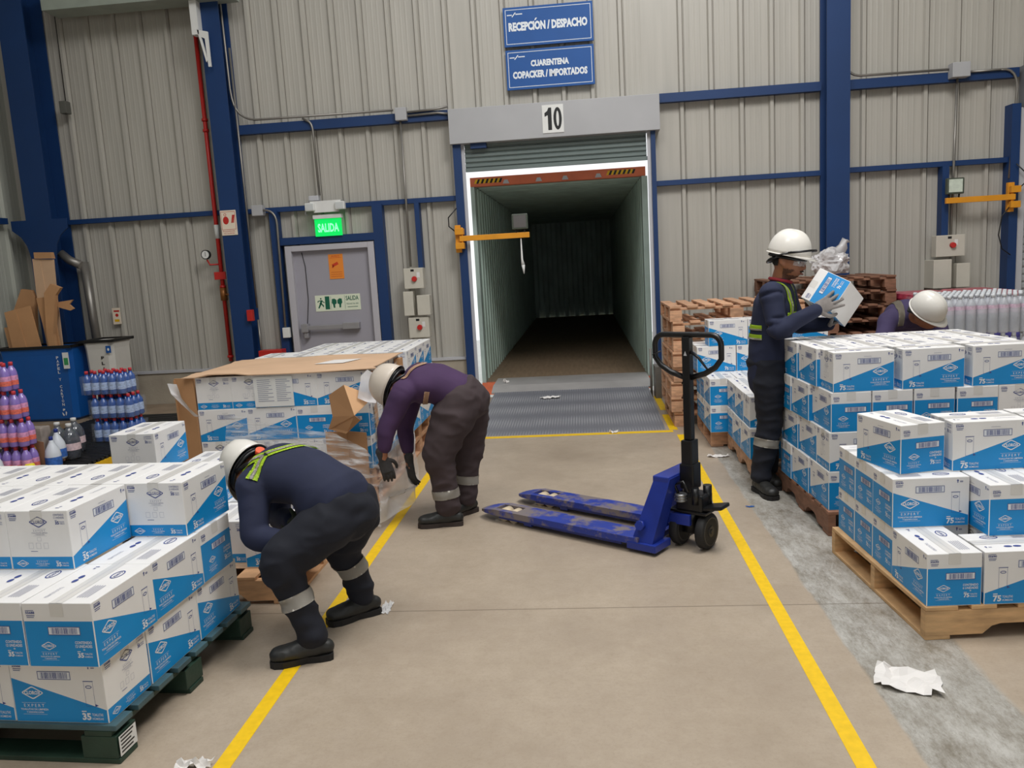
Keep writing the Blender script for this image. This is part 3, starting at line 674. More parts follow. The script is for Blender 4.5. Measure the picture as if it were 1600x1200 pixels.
    def arrow(u, v, fn, ink=2):
        put_poly(mb, [(u-.005, v+.009), (u+.005, v+.009), (u, v+.016)], fn, ink); put_rect(mb, u-.002, u+.002, v, v+.009, fn, ink)
        put_rect(mb, u+.009, u+.022, v+.006, v+.008, fn, ink); put_rect(mb, u+.009, u+.022, v+.002, v+.004, fn, ink)
    # U: line rises to the right, logo right
    block(.012, h-.036, FU, 2); canister(.055, .068, .085, FU); barcode(L_*.40, h-.068, .122, .030, FU, 3); arrow(L_-.03, h-.026, FU)
    put_rect(mb, L_*.5, L_*.5+.04, h-.028, h-.0265, FU, 4)
    logo(L_-.075, .108, .04, .023, FU, 3, 1); expert(L_-.075, .056, FU, 3); wipes(.035 if L_ < .34 else .05, .012, FU, 3, 1.25)
    # D: line falls to the right, logo left
    block(.012, h-.036, FD, 2); barcode(L_*.30, h-.066, .122, .030, FD, 3); canister(L_-.075, .062, .09, FD); arrow(L_-.05, h-.026, FD)
    logo(.075, .108, .04, .023, FD, 3, 1); expert(.075, .056, FD, 3); wipes(L_-.095, .012, FD, 3, 1.25)
    # A: blue end
    block(.012, h-.05, FA, 2); barcode(S_*.34, h-.110, .115, .029, FA, 3)
    logo(.065 if S_ < .23 else .08, .075, .027, .0145, FA, 3, 1); expert(.065 if S_ < .23 else .08, .043, FA, 3, .68)
    q = S_-.074
    put_text(mb, 'CONTENIDO', q, q+.06, .082, .092, FA, 3, .02); put_text(mb, units+' UNIDADES', q, q+.06, .069, .079, FA, 3, .02); put_text(mb, 'de', q+.026, q+.033, .060, .066, FA, 3, .02); wipes(q+.004, .034, FA, 3, .85)
    # B: white end, band at the foot
    block(.012, h-.036, FB, 2); logo(S_*.52, h-.042, .036, .021, FB, 2, 0); expert(S_*.52, h-.078, FB, 4, .62)
    put_text(mb, 'CONTENIDO', S_-.056, S_-.014, h-.02, h-.012, FB, 2, .0); put_text(mb, units+' UNIDADES', S_-.056, S_-.014, h-.03, h-.023, FB, 2, .0); wipes(S_-.052, h-.052, FB, 2, .6)
    for k in range(3): put_frame(mb, S_*.32+k*.03, S_*.32+k*.03+.018, h*.36, h*.36+.022, .0007, FB, 4)
    put_frame(mb, S_*.47, S_*.47+.016, h*.49, h*.49+.014, .0007, FB, 4); put_rect(mb, S_*.34, S_*.34+.028, h*.31, h*.31+.0018, FB, 2)
    logo(.045, .024, .024, .013, FB, 3, 1); expert(S_*.5, .027, FB, 3, .55); wipes(S_-.07, .012, FB, 3, .8)
    # top: seam, tape, print
    put_rect(mb, 0, L_, b-.024, b+.024, FT, 5); put_rect(mb, .002, L_-.002, b-.0006, b+.0006, lift(FT), 4)
    put_rect(mb, b-.024, b+.024, h-.045, h-.002, FA, 5); put_rect(mb, b-.024, b+.024, h-.045, h-.002, FB, 5)
    FT2 = lift(FT); FT3 = lambda u, v: FT2(L_-u, S_-v)
    for F_ in (FT2,):
        arrow(.03, b*.42, F_); put_poly(mb, ell(L_*.36, b*.5, .016, .009, 14), F_, 2); put_poly(mb, ell(L_*.36+.036, b*.5, .016, .009, 14), F_, 2)
        put_text(mb, 'TOALLITAS DE LIMPIEZA', L_*.62, L_*.62+.09, b*.4, b*.4+.012, F_, 4, .0)
        put_ring(mb, ell(L_*.3, b*1.5, .036, .02, 18), ell(L_*.3, b*1.5, .031, .016, 18), F_, 2); put_text(mb, 'CLOROX', L_*.3-.026, L_*.3+.026, b*1.5-.006, b*1.5+.006, F_, 2, .02)
        for k in range(5): put_rect(mb, L_*.58, L_*.58+.10, b*1.35+k*.009, b*1.35+k*.009+.003, F_, 4)
    me = bpy.data.meshes.new('carton'); bm.to_mesh(me); bm.free()
    for m in (CW, CB, INKN, INKW, INKG, TAPE): me.materials.append(m)
    return me
ME35 = carton_mesh(.345, .25, .223, '35', '12', '55688')
ME75 = carton_mesh(.325, .215, .22, '75', '6', '55690')
RU, RA_, RD, RB = 0, -PI/2, PI, PI/2          # which face looks at -y
class Stack:
    """cartons placed in a frame at (ax, ay) turned by ang; u to the right, v away"""
    def __init__(s, ax, ay, ang, me, phrase, group, cat='carton'):
        s.a = Vector((ax, ay)); s.ang = ang; s.me = me; s.phrase = phrase; s.group = group
        s.dim = (.345, .25) if me is ME35 else (.325, .215)
        s.used = set()
    def put(s, u0, v0, z, face, where, jit=1.):
        L_, S_ = s.dim
        du, dv = (L_, S_) if face in (RU, RD) else (S_, L_)
        cu, cv = u0+du/2+random.uniform(-.002, .002)*jit, v0+dv/2+random.uniform(-.003, .003)*jit
        x = s.a.x+cu*math.cos(s.ang)-cv*math.sin(s.ang); y = s.a.y+cu*math.sin(s.ang)+cv*math.cos(s.ang)
        o = bpy.data.objects.new('wipes_carton', s.me); COL.objects.link(o)
        o.location = (x, y, z); o.rotation_euler[2] = s.ang+face+random.uniform(-.006, .006)*jit
        kind = {RU: 'carton', RA_: 'carton', RD: 'carton', RB: 'carton'}[face]
        lab = '%s, %s' % (where, s.phrase)
        assert lab not in s.used, lab
        s.used.add(lab)
        tag(o, lab, 'carton', s.group); return o
ORD = ['first', 'second', 'third', 'fourth', 'fifth', 'sixth']

# ---- pallets
def pallet_block(nx, ny, wood, deckwood=None, nboards=7, h=.14):
    """deck boards run along y, blocks 3 x 3"""
    t = bpy.data.objects.new('wooden_pallet', None); COL.objects.link(t); t.empty_display_size = .05
    dw = deckwood or wood; bw = .095
    xs = [-nx/2+.05+(nx-.1)*i/2 for i in range(3)]; ys = [-ny/2+.07+(ny-.14)*i/2 for i in range(3)]
    def P(name, x0, x1, y0, y1, z0, z1, m):
        mb = MB(); mb.box(x0, x1, y0, y1, z0, z1, bev=.003); return mb.build(name, m, t)
    for i in range(nboards):
        c = -nx/2+bw/2+(nx-bw)*i/(nboards-1); P('deck_board', c-bw/2, c+bw/2, -ny/2, ny/2, h-.02, h, dw)
    for y in ys: P('stringer_board', -nx/2, nx/2, y-.05, y+.05, h-.04, h-.0205, wood)
    for x in xs:
        for y in ys: P('block', max(x-.06, -nx/2), min(x+.06, nx/2), y-.065, y+.065, .0195, h-.0405, wood)
    for x in xs: P('bottom_board', max(x-.05, -nx/2), min(x+.05, nx/2), -ny/2, ny/2, 0, .019, wood)
    return t
def pallet_stringer(nx, ny, wood, nboards=7, h=.14, deckwood=None):
    """stringers run along x with two fork notches, boards along y"""
    t = bpy.data.objects.new('wooden_pallet', None); COL.objects.link(t); t.empty_display_size = .05
    dw = deckwood or wood
    def P(name, x0, x1, y0, y1, z0, z1, m):
        mb = MB(); mb.box(x0, x1, y0, y1, z0, z1, bev=.003); return mb.build(name, m, t)
    bw = .1
    for i in range(nboards):
        c = -nx/2+bw/2+(nx-bw)*i/(nboards-1); w = bw if 0 < i < nboards-1 else .13
        c = max(-nx/2+w/2, min(nx/2-w/2, c)); P('deck_board', c-w/2, c+w/2, -ny/2, ny/2, h-.018, h, dw)
    q = nx/2; prof = [(-q, .0185), (-q*.62, .0185), (-q*.56, .05), (-q*.50, .06), (-q*.30, .06), (-q*.24, .05), (-q*.18, .0185), (q*.18, .0185), (q*.24, .05), (q*.30, .06), (q*.50, .06), (q*.56, .05), (q*.62, .0185), (q, .0185), (q, h-.0185), (-q, h-.0185)]
    for y in (-ny/2+.02, 0, ny/2-.02):
        mb = MB(); mb.prism(prof, lambda u, v, w: Vector((u, y-.02+.04*w, v))); mb.build('stringer', wood, t)
    for c in (-nx/2+.05, -nx*.17+0, nx*.17, nx/2-.05): P('bottom_board', c-.05, c+.05, -ny/2, ny/2, 0, .018, wood) if abs(c) > nx*.3 else None
    P('bottom_board', -.05, .05, -ny/2, ny/2, 0, .018, wood)
    return t
PAL = 'pallet'
def setp(t, x, y, rz, label, group, z=0): t.location = (x, y, z); t.rotation_euler = (0, 0, rz); return tag(t, label, PAL, group)

def frame_pt(ax, ay, ang, u, v): return ax+u*math.cos(ang)-v*math.sin(ang), ay+u*math.sin(ang)+v*math.cos(ang)

# == green pallet stack (35-count), nearest on the left
g_ang = math.radians(-2.9); GX, GY = -1.652, 2.39
gp = pallet_block(1.0, 1.22, WOOD['green'], WOOD['greentop'], 8)
cx, cy = frame_pt(-1.625, 2.375, g_ang, -.61, .5)
setp(gp, cx, cy, g_ang+PI/2, 'dark green painted pallet under the nearest carton stack on the left', 'loaded pallets')
mb = MB(); fnl = lambda u, v: Vector((u, -.6112, v)); put_rect(mb, -.495, -.40, .024, .096, fnl, 0)
for k in range(5): put_rect(mb, -.487, -.415-.008*(k%3), .085-k*.013, .091-k*.013, lambda u, v: Vector((u, -.6117, v)), 1)
mb.build('pallet_label', [WHITE, BLACK], gp)
G = Stack(GX, GY, g_ang, ME35, 'green pallet stack', 'cartons on the green pallet')
z1, z2, z3 = .14, .3635, .587
for i in range(4): G.put(-.347*(i+1), 0, z1, RD, 'bottom tier %s front carton from the right, falling blue wedge' % ORD[i])
G.put(-.25, .252, z1, RA_, 'bottom tier middle carton on the aisle side'); G.put(-.25, .6, z1, RA_, 'bottom tier rear carton on the aisle side')
for i in range(5): G.put(.02-.252*(i+1), -.04, z2, RA_, 'middle tier %s blue-faced front carton from the right' % ORD[i])
G.put(.015-.25, .308, z2, RA_, 'middle tier second carton along the aisle side'); G.put(.01-.345, .656, z2, RU, 'middle tier rear carton with its blue end to the aisle')
for i in range(5): G.put(-.245-.252*(i+1), .25, z3, RB, 'top tier %s front carton from the right, white end out' % ORD[i])
for i in range(6): G.put(.0-.252*(i+1), .6, z3, RB, 'top tier %s rear carton from the right' % ORD[i])

# == L1 stack behind it
o = pallet_stringer(1.2, 1.0, mat('wood_orange', (202, 156, 114), .75, var=.2, scale=3, stretch=(3, 3, 12), rnd=.05))
setp(o, -2.09, 4.16, 0, 'orange-toned pallet just behind the green pallet, beside the crouching worker', 'loaded pallets')
mb = MB(); mb.box(-.52, .52, -.42, .4, .0, .004); o2 = mb.build('cardboard_sheet', CARDB2); o2.location = (-2.09, 4.2, .1402)
tag(o2, 'flat cardboard layer sheet on the orange-toned pallet', 'cardboard')
S1 = Stack(-2.62, 3.76, 0, ME35, 'pallet behind the green one', 'cartons on the pallet behind the green one')
S1.put(.855, .02, .145, RU, 'bottom tier carton with diagonal blue side nearest the crouching worker')
S1.put(.595, .09, .145, RB, 'bottom tier white-end carton second from the aisle')
S1.put(.34, .05, .145, RB, 'bottom tier white-end carton third from the aisle'); S1.put(.06, .2, .145, RB, 'bottom tier carton at the far corner')
S1.put(.5, .45, .145, RB, 'bottom tier rear carton, middle'); S1.put(.76, .45, .145, RB, 'bottom tier rear carton by the aisle')
S1.put(.33, .42, .3685, RB, 'middle tier rear carton'); S1.put(.06, .22, .3685, RB, 'middle tier carton supporting the lone white one')
S1.put(.07, .24, .5915, RB, 'lone white carton standing highest').location.z = .5915

# == L2 wrapped stack and L3 behind
def two_pallets(x, y, nx, ny, lab):
    a = pallet_block(nx, ny, WOOD['tan']); setp(a, x, y, 0, 'lower pallet of the pair under '+lab, 'loaded pallets')
    b = dup(a); b.location.z = .14; b['label'] = 'upper pallet of the pair under '+lab
two_pallets(-2.06, 5.7, 1.16, 1.0, 'the cardboard-topped wrapped stack')
A2 = Stack(-1.46, 5.2, 0, ME35, 'cardboard-topped stack', 'cartons in the cardboard-topped wrapped stack')
zt = .281
for i, (f, w, n) in enumerate([(RU, .345, 'diagonal blue'), (RD, .345, 'diagonal blue'), (RB, .25, 'white end'), (RB, .25, 'white end')]):
    u = -sum([.345, .345, .25, .25][:i+1]); A2.put(u, 0, zt+.446, f, 'top tier front, %s face, %s from aisle' % (n, ORD[i]))
    A2.put(u, 0, zt, f, 'bottom tier front, %s face, %s from aisle' % (n, ORD[i]))
for i, (f, n) in enumerate([(RA_, 'blue end'), (RA_, 'blue end'), (RU, 'diagonal blue'), (RU, 'diagonal blue')]):
    u = -sum([.25, .25, .345, .345][:i+1]); A2.put(u, 0, zt+.223, f, 'middle tier front, %s face, %s from aisle' % (n, ORD[i]))
for tz, nm in ((0, 'bottom'), (.223, 'middle'), (.446, 'top')):
    v0 = .252 if tz != .223 else .348
    for k in range(2):
        A2.put(-.25, v0+k*.347, zt+tz, RB if k else RA_, '%s tier %s carton along the aisle side behind the corner' % (nm, ORD[k])) if v0+k*.347+.345 < 1.05 else A2.put(-.345, v0+k*.347, zt+tz, RU, '%s tier rear carton on the aisle side' % nm)
two_pallets(-2.08, 6.85, 1.2, 1.0, 'the stack nearest the exit door')
A3 = Stack(-1.43, 6.32, 0, ME35, 'stack nearest the exit door', 'cartons in the stack nearest the exit door')
for k in range(3):
    for i in range(5):
        if k and i == 4: continue
        A3.put(-.252*(i+1), k*.347, zt+.446, RB, 'top tier row %s from front, %s from aisle' % (ORD[k], ORD[i]))
for tz, nm in ((0, 'bottom'), (.223, 'middle')):
    for k in range(3): A3.put(-.25, k*.347, zt+tz, RB if (k+tz > 1) else RA_, '%s tier %s carton along the aisle side' % (nm, ORD[k]))
    A3.put(-.345*2+.09, 0, zt+tz, RU, '%s tier front carton second from aisle' % nm)

# == right front stack A (75-count)
pA = pallet_stringer(1.2, 1.0, WOOD['fresh']); px_, py_ = frame_pt(1.312, 3.19, math.radians(4), .6, .5)
setp(pA, px_, py_, math.radians(4), 'pale new pallet under the nearest carton stack on the right', 'loaded pallets')
RA = Stack(1.318, 3.20, math.radians(2.6), ME75, 'pale pallet stack', 'cartons on the pale pallet')
z1, z2, z3 = .14, .3605, .581
RA.put(0, 0, z1, RA_, 'bottom tier corner carton with blue end out'); RA.put(.222, 0, z1, RU, 'bottom tier second front carton'); RA.put(.55, 0, z1, RU, 'bottom tier third front carton')
RA.put(.335, .22, z1, RU, 'bottom tier carton behind the second front one'); RA.put(.665, .22, z1, RU, 'bottom tier carton behind the third front one')
for k in range(3): RA.put(0, .33+k*.218, z1, RD, 'bottom tier %s carton behind the corner, blue end to the lane' % ORD[k])
RA.put(-.005, .315, z2, RD, 'middle tier corner carton with falling blue wedge'); RA.put(.325, .17, z2, RA_, 'middle tier second front carton, blue end out'); RA.put(.545, .18, z2, RA_, 'middle tier third front carton')
for k in range(2): RA.put(-.005, .533+k*.218, z2, RD, 'middle tier %s carton behind the corner, blue end to the lane' % ORD[k])
RA.put(.33, .50, z2, RU, 'middle tier rear carton, inner')
c = RA.put(.05, .36, z3, RA_, 'top carton turned a little, blue end out'); c.rotation_euler[2] = RA_+math.radians(15); c.location = (1.415, 3.765, z3)
RA.put(.285, .40, z3, RU, 'top carton with rising blue wedge beside the turned one'); RA.put(.625, .42, z3, RU, 'top carton at the frame edge')

# == right rear stack B (75-count, four tiers)
b_ang = math.radians(2.2)
pB = pallet_stringer(1.0, 1.2, WOOD['red']); px_, py_ = frame_pt(1.295, 4.43, b_ang, .6, .5)
setp(pB, px_, py_, b_ang+PI/2, 'reddish worn pallet under the tall four-tier carton stack', 'loaded pallets')
B = Stack(1.308, 4.46, b_ang, ME75, 'tall stack on the reddish pallet', 'cartons in the tall four-tier stack')
for tier, z in ((2, .3605), (4, .8015)):
    nm = {2: 'second', 4: 'top'}[tier]; off = .02 if tier == 4 else 0
    for i in range(3): B.put(off+i*.368, 0, z, RU, '%s tier %s front carton, rising blue wedge' % (nm, ORD[i]))
    for k in range(2):
        for i in range(5 if tier == 4 else 1): B.put(off*0+i*.222-.01*k, .218+k*.328, z, RA_, '%s tier %s row behind front, %s from the lane' % (nm, ORD[k], ORD[i]))
for tier, z in ((1, .14), (3, .581)):
    nm = {1: 'bottom', 3: 'third'}[tier]
    for i in range(5): B.put(i*.222+(.01 if tier == 3 else -.004), 0, z, RA_ if i < 4 else RB, '%s tier %s front carton' % (nm, ORD[i]))
    B.put(-.012, .328, z, RA_, '%s tier second carton along the lane side' % nm); B.put(-.02, .656, z, RD, '%s tier last carton along the lane side' % nm)

# == D1, D2 stacks by the standing worker
pD = pallet_stringer(1.0, 1.2, WOOD['tan']); setp(pD, 1.73, 6.13, PI/2, 'tan pallet just behind the standing worker', 'loaded pallets')
D1 = Stack(1.115, 5.64, 0, ME75, 'stack behind the standing worker', 'cartons behind the standing worker')
for u, nm in ((0, 'lane-side'), (.35, 'inner')):
    D1.put(u, 0, .14, RA_, 'bottom tier %s column, first from front' % nm); D1.put(u, .33, .14, RA_, 'bottom tier %s column, second from front' % nm); D1.put(u, .66, .14, RD, 'bottom tier %s column, last' % nm)
    D1.put(u+.005, .03, .3605, RU, 'upper tier %s column, first from front' % nm); D1.put(u+.005, .25, .3605, RA_, 'upper tier %s column, second from front' % nm); D1.put(u+.005, .58, .3605, RA_, 'upper tier %s column, last' % nm)
pE = pallet_stringer(1.2, .82, WOOD['tan']); setp(pE, 1.60, 7.055, 0, 'tan pallet under the carton stack in front of the stacked empty pallets', 'loaded pallets')
D2 = Stack(.985, 6.56, 0, ME75, 'stack before the empty pallets', 'cartons before the empty pallets')
for z, nm in ((.14, 'bottom'), (.3605, 'second')):
    for i in range(3): D2.put(i*.22, 0, z, RA_, '%s tier %s front carton' % (nm, ORD[i]))
    for k in range(2): D2.put(0, .33+k*.218, z, RD, '%s tier %s carton along the lane side' % (nm, ORD[k]))
    D2.put(.33, .33, z, RD, '%s tier carton inside the lane-side one' % nm); D2.put(.66, .33, z, RD, '%s tier carton inside, further from the lane' % nm)
for i in range(3): D2.put(-.045+i*.33, .39, .581, RD, 'third tier %s front carton, falling blue wedge' % ORD[i])
D2.put(-.045, .608, .581, RD, 'third tier carton behind the lane-side front one')
for i in range(3): D2.put(.055+i*.33, .39, .8015, RD, 'top tier %s front carton, falling blue wedge' % ORD[i])

# == stacks of empty pallets
e0 = pallet_block(1.2, .96, WOOD['tan'], nboards=8)
e1 = pallet_block(1.2, .96, WOOD['red'], nboards=8)
def empties(x, y, n, phrase, grp, hh=.145, proto=None, src=None):
    names = ['lowest', 'second', 'third', 'fourth', 'fifth', 'sixth', 'seventh', 'eighth', 'ninth']
    for k in range(n):
        o = (proto or src) if k == 0 else dup(src or e0)
        nm = names[k]+' from the floor' if 0 < k < n-1 else ('lowest' if k == 0 else 'topmost')
        o.location = (x+random.uniform(-.022, .022), y+random.uniform(-.01, .01), k*.1405); o.rotation_euler[2] = random.uniform(-.008, .008)
        tag(o, '%s empty pallet %s' % (nm, phrase), PAL, grp)
empties(1.39, 7.96, 8, 'in the lower bare stack beside the dock post', 'empty pallets beside the dock post', proto=e0)
empties(2.53, 8.94, 9, 'in the taller bare stack against the wall', 'empty pallets against the wall', src=e1)

# ================================================================== PALLET JACK
JB = mat('jack_blue', (30, 50, 138), .38, var=.12, scale=8); JW = mat('jack_worn_top', (92, 88, 104), .5, .2, var=.35, scale=9, stretch=(1, 4, 1))
NYL = mat('roller_nylon', (205, 188, 160), .5); STL = mat('bare_steel', (150, 150, 150), .35, .8)
jk = thing('pallet_jack', 'blue hand pallet jack with black handle standing across the lane', 'pallet jack', (.37, 4.46, 0), math.radians(-35.2))
def worn_fork_mat():
    m = mat('jack_fork_top', (34, 56, 148), .4, var=.1, scale=8); nt = m.node_tree; b = nt.nodes['Principled BSDF']; L = nt.links.new
    src = b.inputs['Base Color'].links[0].from_socket
    tc = nt.nodes.new('ShaderNodeTexCoord'); n = nt.nodes.new('ShaderNodeTexNoise'); n.inputs['Scale'].default_value = 5; n.inputs['Detail'].default_value = 8; n.inputs['Roughness'].default_value = .7
    L(tc.outputs['Object'], n.inputs['Vector']); r = nt.nodes.new('ShaderNodeMapRange'); r.inputs[1].default_value = .47; r.inputs[2].default_value = .56
    L(n.outputs[0], r.inputs[0]); x = nt.nodes.new('ShaderNodeMix'); x.data_type = 'RGBA'; L(r.outputs[0], x.inputs[0]); L(src, x.inputs[6]); x.inputs[7].default_value = (*lin((122, 112, 112)), 1)
    L(x.outputs[2], b.inputs['Base Color']); return m
JF = worn_fork_mat()
for s in (-1, 1):
    cy = s*.185
    # fork: a plate with an opening near the tip, side skirts
    mb = MB(); hw = .08
    out = [(-1.17, -.022), (-1.155, -.045), (-1.11, -.066), (-1.02, -hw), (0.02, -hw), (0.02, hw), (-1.02, hw), (-1.11, .066), (-1.155, .045), (-1.17, .022)]
    zt = lambda u: .085 if u > -1.0 else .085-.03*((-1.0-u)/.17)**1.5
    o0, o1 = -1.03, -.86; ow = .042
    top = [(u, cy+v, zt(u)) for u, v in out]
    bot = [(u, cy+v, .048 if u > -1.0 else .05-.004) for u, v in out]
    tv = [mb.bm.verts.new(p) for p in top]; bv = [mb.bm.verts.new(p) for p in bot]
    hole = [(o0, -ow), (o1, -ow), (o1, ow), (o0, ow)]
    ht = [mb.bm.verts.new((u, cy+v, zt(u))) for u, v in hole]; hb = [mb.bm.verts.new((u, cy+v, .05)) for u, v in hole]
    F = mb.bm.faces.new
    F((tv[4], tv[5], ht[2], ht[1])); F((tv[3], tv[4], ht[1])); F((tv[3], ht[1], ht[0])); F((tv[5], tv[6], ht[2])); F((tv[6], ht[3], ht[2]))
    F((tv[0], tv[1], tv[2], tv[3], ht[0])); F((tv[6], tv[7], tv[8], tv[9], ht[3])); F((tv[9], tv[0], ht[0], ht[3]))
    for k in range(10): F((tv[k], tv[(k+1) % 10], bv[(k+1) % 10], bv[k]))
    for k in range(4): F((ht[k], ht[(k+1) % 4], hb[(k+1) % 4], hb[k]))
    fk = mb.build('fork', JF, jk)
    mb = MB()
    for q in (-.055, .055): mb.box(-1.0, -.1, cy+q-.004, cy+q+.004, .025, .05)
    mb.box(-.80, -.74, cy-.06, cy+.06, .012, .05, bev=.003); mb.build('skirt', JB, fk)
    for k, x in enumerate((-.985, -.905)):
        mb = MB(); mb.cyl((x, cy-.035, .041), (x, cy+.035, .041), .0405, n=24); mb.build('load_roller', NYL, fk)
# A-frame: two slanted legs, top housing, heel bracket
mb = MB()
for s in (-1, 1):
    a = [(-.03, s*.255, .05), (.10, s*.255, .05), (.10, s*.135, .05), (-.03, s*.135, .05)]
    b = [(.075, s*.16, .41), (.17, s*.16, .41), (.17, s*.06, .41), (.075, s*.06, .41)]
    va = [mb.bm.verts.new(p) for p in a]; vb = [mb.bm.verts.new(p) for p in b]
    mb.bm.faces.new(va); mb.bm.faces.new(vb)
    for k in range(4): mb.bm.faces.new((va[k], va[(k+1) % 4], vb[(k+1) % 4], vb[k]))
    mb.cyl((.03, s*.262, .16), (.03, s*.24, .155), .028, n=6)
mb.box(.065, .165, -.165, .165, .375, .42, bev=.008)
mb.build('lift_frame', JB, jk)
mb = MB(); mb.box(-.05, .13, -.268, -.10, .02, .062, bev=.005); mb.box(-.05, .13, .10, .268, .02, .062, bev=.005); mb.box(.0, .04, -.1, .1, .025, .055)
mb.build('heel_bracket', JB, jk)
mb = MB()
for s in (-1, 1): mb.box(.10, .24, s*.075-.012, s*.075+.012, .14, .2, mx=Matrix.Rotation(math.radians(0), 4, 'Z'), bev=.003)
mb.tube([(.10, -.07, .13), (.0, -.19, .06)], .012, 8); mb.tube([(.10, .07, .13), (.0, .19, .06)], .012, 8); mb.build('push_rod', JB, jk)
PX = .205
mb = MB(); mb.cyl((PX, 0, .09), (PX, 0, .24), .048); mb.cyl((PX, 0, .24), (PX, 0, .38), .042); mb.box(PX-.06, PX+.10, -.065, .065, .21, .31, bev=.015); mb.cyl((PX+.085, .03, .24), (PX+.085, .03, .35), .024); mb.cyl((PX+.06, -.06, .26), (PX+.06, -.06, .35), .02)
mb.tube([(PX-.03, -.075, .30), (PX-.05, -.085, .36), (PX, -.085, .385), (PX+.03, -.08, .33)], .008, 8); mb.build('pump', BLACK, jk)
mb = MB(); mb.lathe([(.028, .27), (.034, .275), (.034, .28), (.028, .285), (.034, .29), (.034, .295), (.028, .30), (.034, .305), (.034, .31), (.028, .315)], 18, Matrix.Translation((PX-.02, -.075, 0))); mb.build('pump_spring', STL, jk)
mb = MB(); mb.box(PX-.10, PX+.12, -.07, .07, .203, .218, bev=.004); mb.box(PX+.08, PX+.21, -.055, .05, .203, .225, mx=Matrix.Translation((PX, 0, .21)) @ Matrix.Rotation(-.2, 4, 'Y') @ Matrix.Translation((-PX, 0, -.21)), bev=.008); mb.box(PX-.05, PX+.05, -.03, .03, .08, .12); mb.build('steer_plate', BLACK, jk)
for s, nm in ((-1, 0), (1, 1)):
    mb = MB(); mx = Matrix.Translation((PX+.012+s*.078, 0, .1005)) @ Matrix.Rotation(PI/2, 4, 'Y')
    mb.lathe([(.082, -.026), (.094, -.024), (.1, -.016), (.1, .016), (.094, .024), (.082, .026)], 36, mx); w = mb.build('steer_wheel', DARK, jk)
    mb = MB(); mb.lathe([(.08, -.02), (.082, -.027), (.072, -.027), (.068, -.018)], 30, mx); mb.lathe([(.08, .02), (.082, .027), (.072, .027), (.068, .018)], 30, mx); mb.lathe([(.03, -.03), (.03, .03)], 18, mx); mb.lathe([(.014, -.036), (.014, .036)], 12, mx)
    for k in range(5):
        a = k*2*PI/5; mb.box(.02, .075, -.009, .009, -.02, .02, mx=mx @ Matrix.Rotation(a, 4, 'Z'))
    mb.build('wheel_hub', mat('hub_grey', (52, 50, 48), .5, .3), w)
# handle: sleeve, post, loop (in the plane of local x), lever
mb = MB(); mb.box(PX-.032, PX+.032, -.04, .04, .38, .60, bev=.006); mb.box(PX-.042, PX+.042, -.045, .045, .33, .47, bev=.008); mb.box(PX-.022, PX+.022, -.024, .024, .6, 1.16, bev=.006); post = mb.build('handle_post', BLACK, jk)
mb = MB(); c = []
hw, zb, ztp = .195, .955, 1.17; r = .055
def rr(cx, cz, a0, a1): return [(PX+cx+r*math.cos(a), 0, cz+r*math.sin(a)) for a in [a0+(a1-a0)*i/5 for i in range(6)]]
c += [(PX-.02, 0, .94), (PX-.10, 0, .965), (PX-.16, 0, 1.0)]+[(PX-hw, 0, 1.045)]+rr(-hw+r, ztp-r, PI, PI/2)+[(PX, 0, ztp)]+rr(hw-r, ztp-r, PI/2, 0)+[(PX+hw, 0, 1.045), (PX+.16, 0, 1.0), (PX+.10, 0, .965), (PX+.02, 0, .94)]
mb.tube(c, .0155, 12); mb.build('handle_loop', BLACK, jk)
mb = MB(); mb.tube([(PX+.02, 0, 1.08), (PX+.07, -.01, 1.05), (PX+.12, -.012, .99)], [.008, .008, .005], 8); mb.tube([(PX-.18, -.015, 1.02), (PX-.2, -.02, 1.06), (PX-.15, -.02, 1.08)], .004, 6); mb.build('control_lever', mat('lever_dark', (34, 34, 38), .4), jk)
mb = MB(); put_poly(mb, [(-.01, 1.06), (.01, 1.06), (.0, 1.085)], lambda u, v: Vector((PX+u, -.0255, v)), 0); mb.build('arrow_mark', LGREY, jk)

# ================================================================== BINS, CORNER
curb = MB(); curb.box(-6.79, -4.7, 8.35, W-.08, 0, .12, bev=.01); struct(curb.build('trim_29', mat('curb_concrete', (140, 122, 102), .85, var=.15, bump=.2)))
def bin_(name, label, x0, x1, y0, y1, z0, z1, m, taper=.05):
    t = thing(name, label, 'waste bin', ((x0+x1)/2, (y0+y1)/2, z0), 0, 'recycling bins by the corner')
    w, d, h = (x1-x0)/2, (y1-y0)/2, z1-z0
    mb = MB(); lv = [(0, taper*1.6), (.03, taper), (h*.25, taper*.75), (h*.9, .01), (h, 0)]; rings = []
    def rect(ww, dd, z, c=.05): return [mb.bm.verts.new(p) for p in [(-ww+c, -dd, z), (ww-c, -dd, z), (ww, -dd+c, z), (ww, dd-c, z), (ww-c, dd, z), (-ww+c, dd, z), (-ww, dd-c, z), (-ww, -dd+c, z)]]
    for z, tp in lv: rings.append(rect(w-tp, d-tp, z))
    rings.append(rect(w-.02, d-.02, h)); rings.append(rect(w-.05, d-.05, h*.5))
    for a, b in zip(rings, rings[1:]):
        for k in range(8): mb.bm.faces.new((a[k], a[(k+1) % 8], b[(k+1) % 8], b[k]))
    mb.bm.faces.new(rings[0]); mb.bm.faces.new(rings[-1]); mb.build('bin_body', m, t)
    mb = MB()
    for q in ((-w-.015, w+.015, -d-.015, -d+.02), (-w-.015, w+.015, d-.02, d+.015), (-w-.015, -w+.02, -d, d), (w-.02, w+.015, -d, d)): mb.box(*q, h-.012, h+.02, bev=.004)
    mb.build('bin_rim', BLACK, t)
    for s in (-1, 1):
        mb = MB(); mb.cyl((-w+.1, s*(d-.02), .085), (-w+.1, s*(d+.02), .085), .085); mb.build('wheel', DARK, t)
    return t, w, d, h
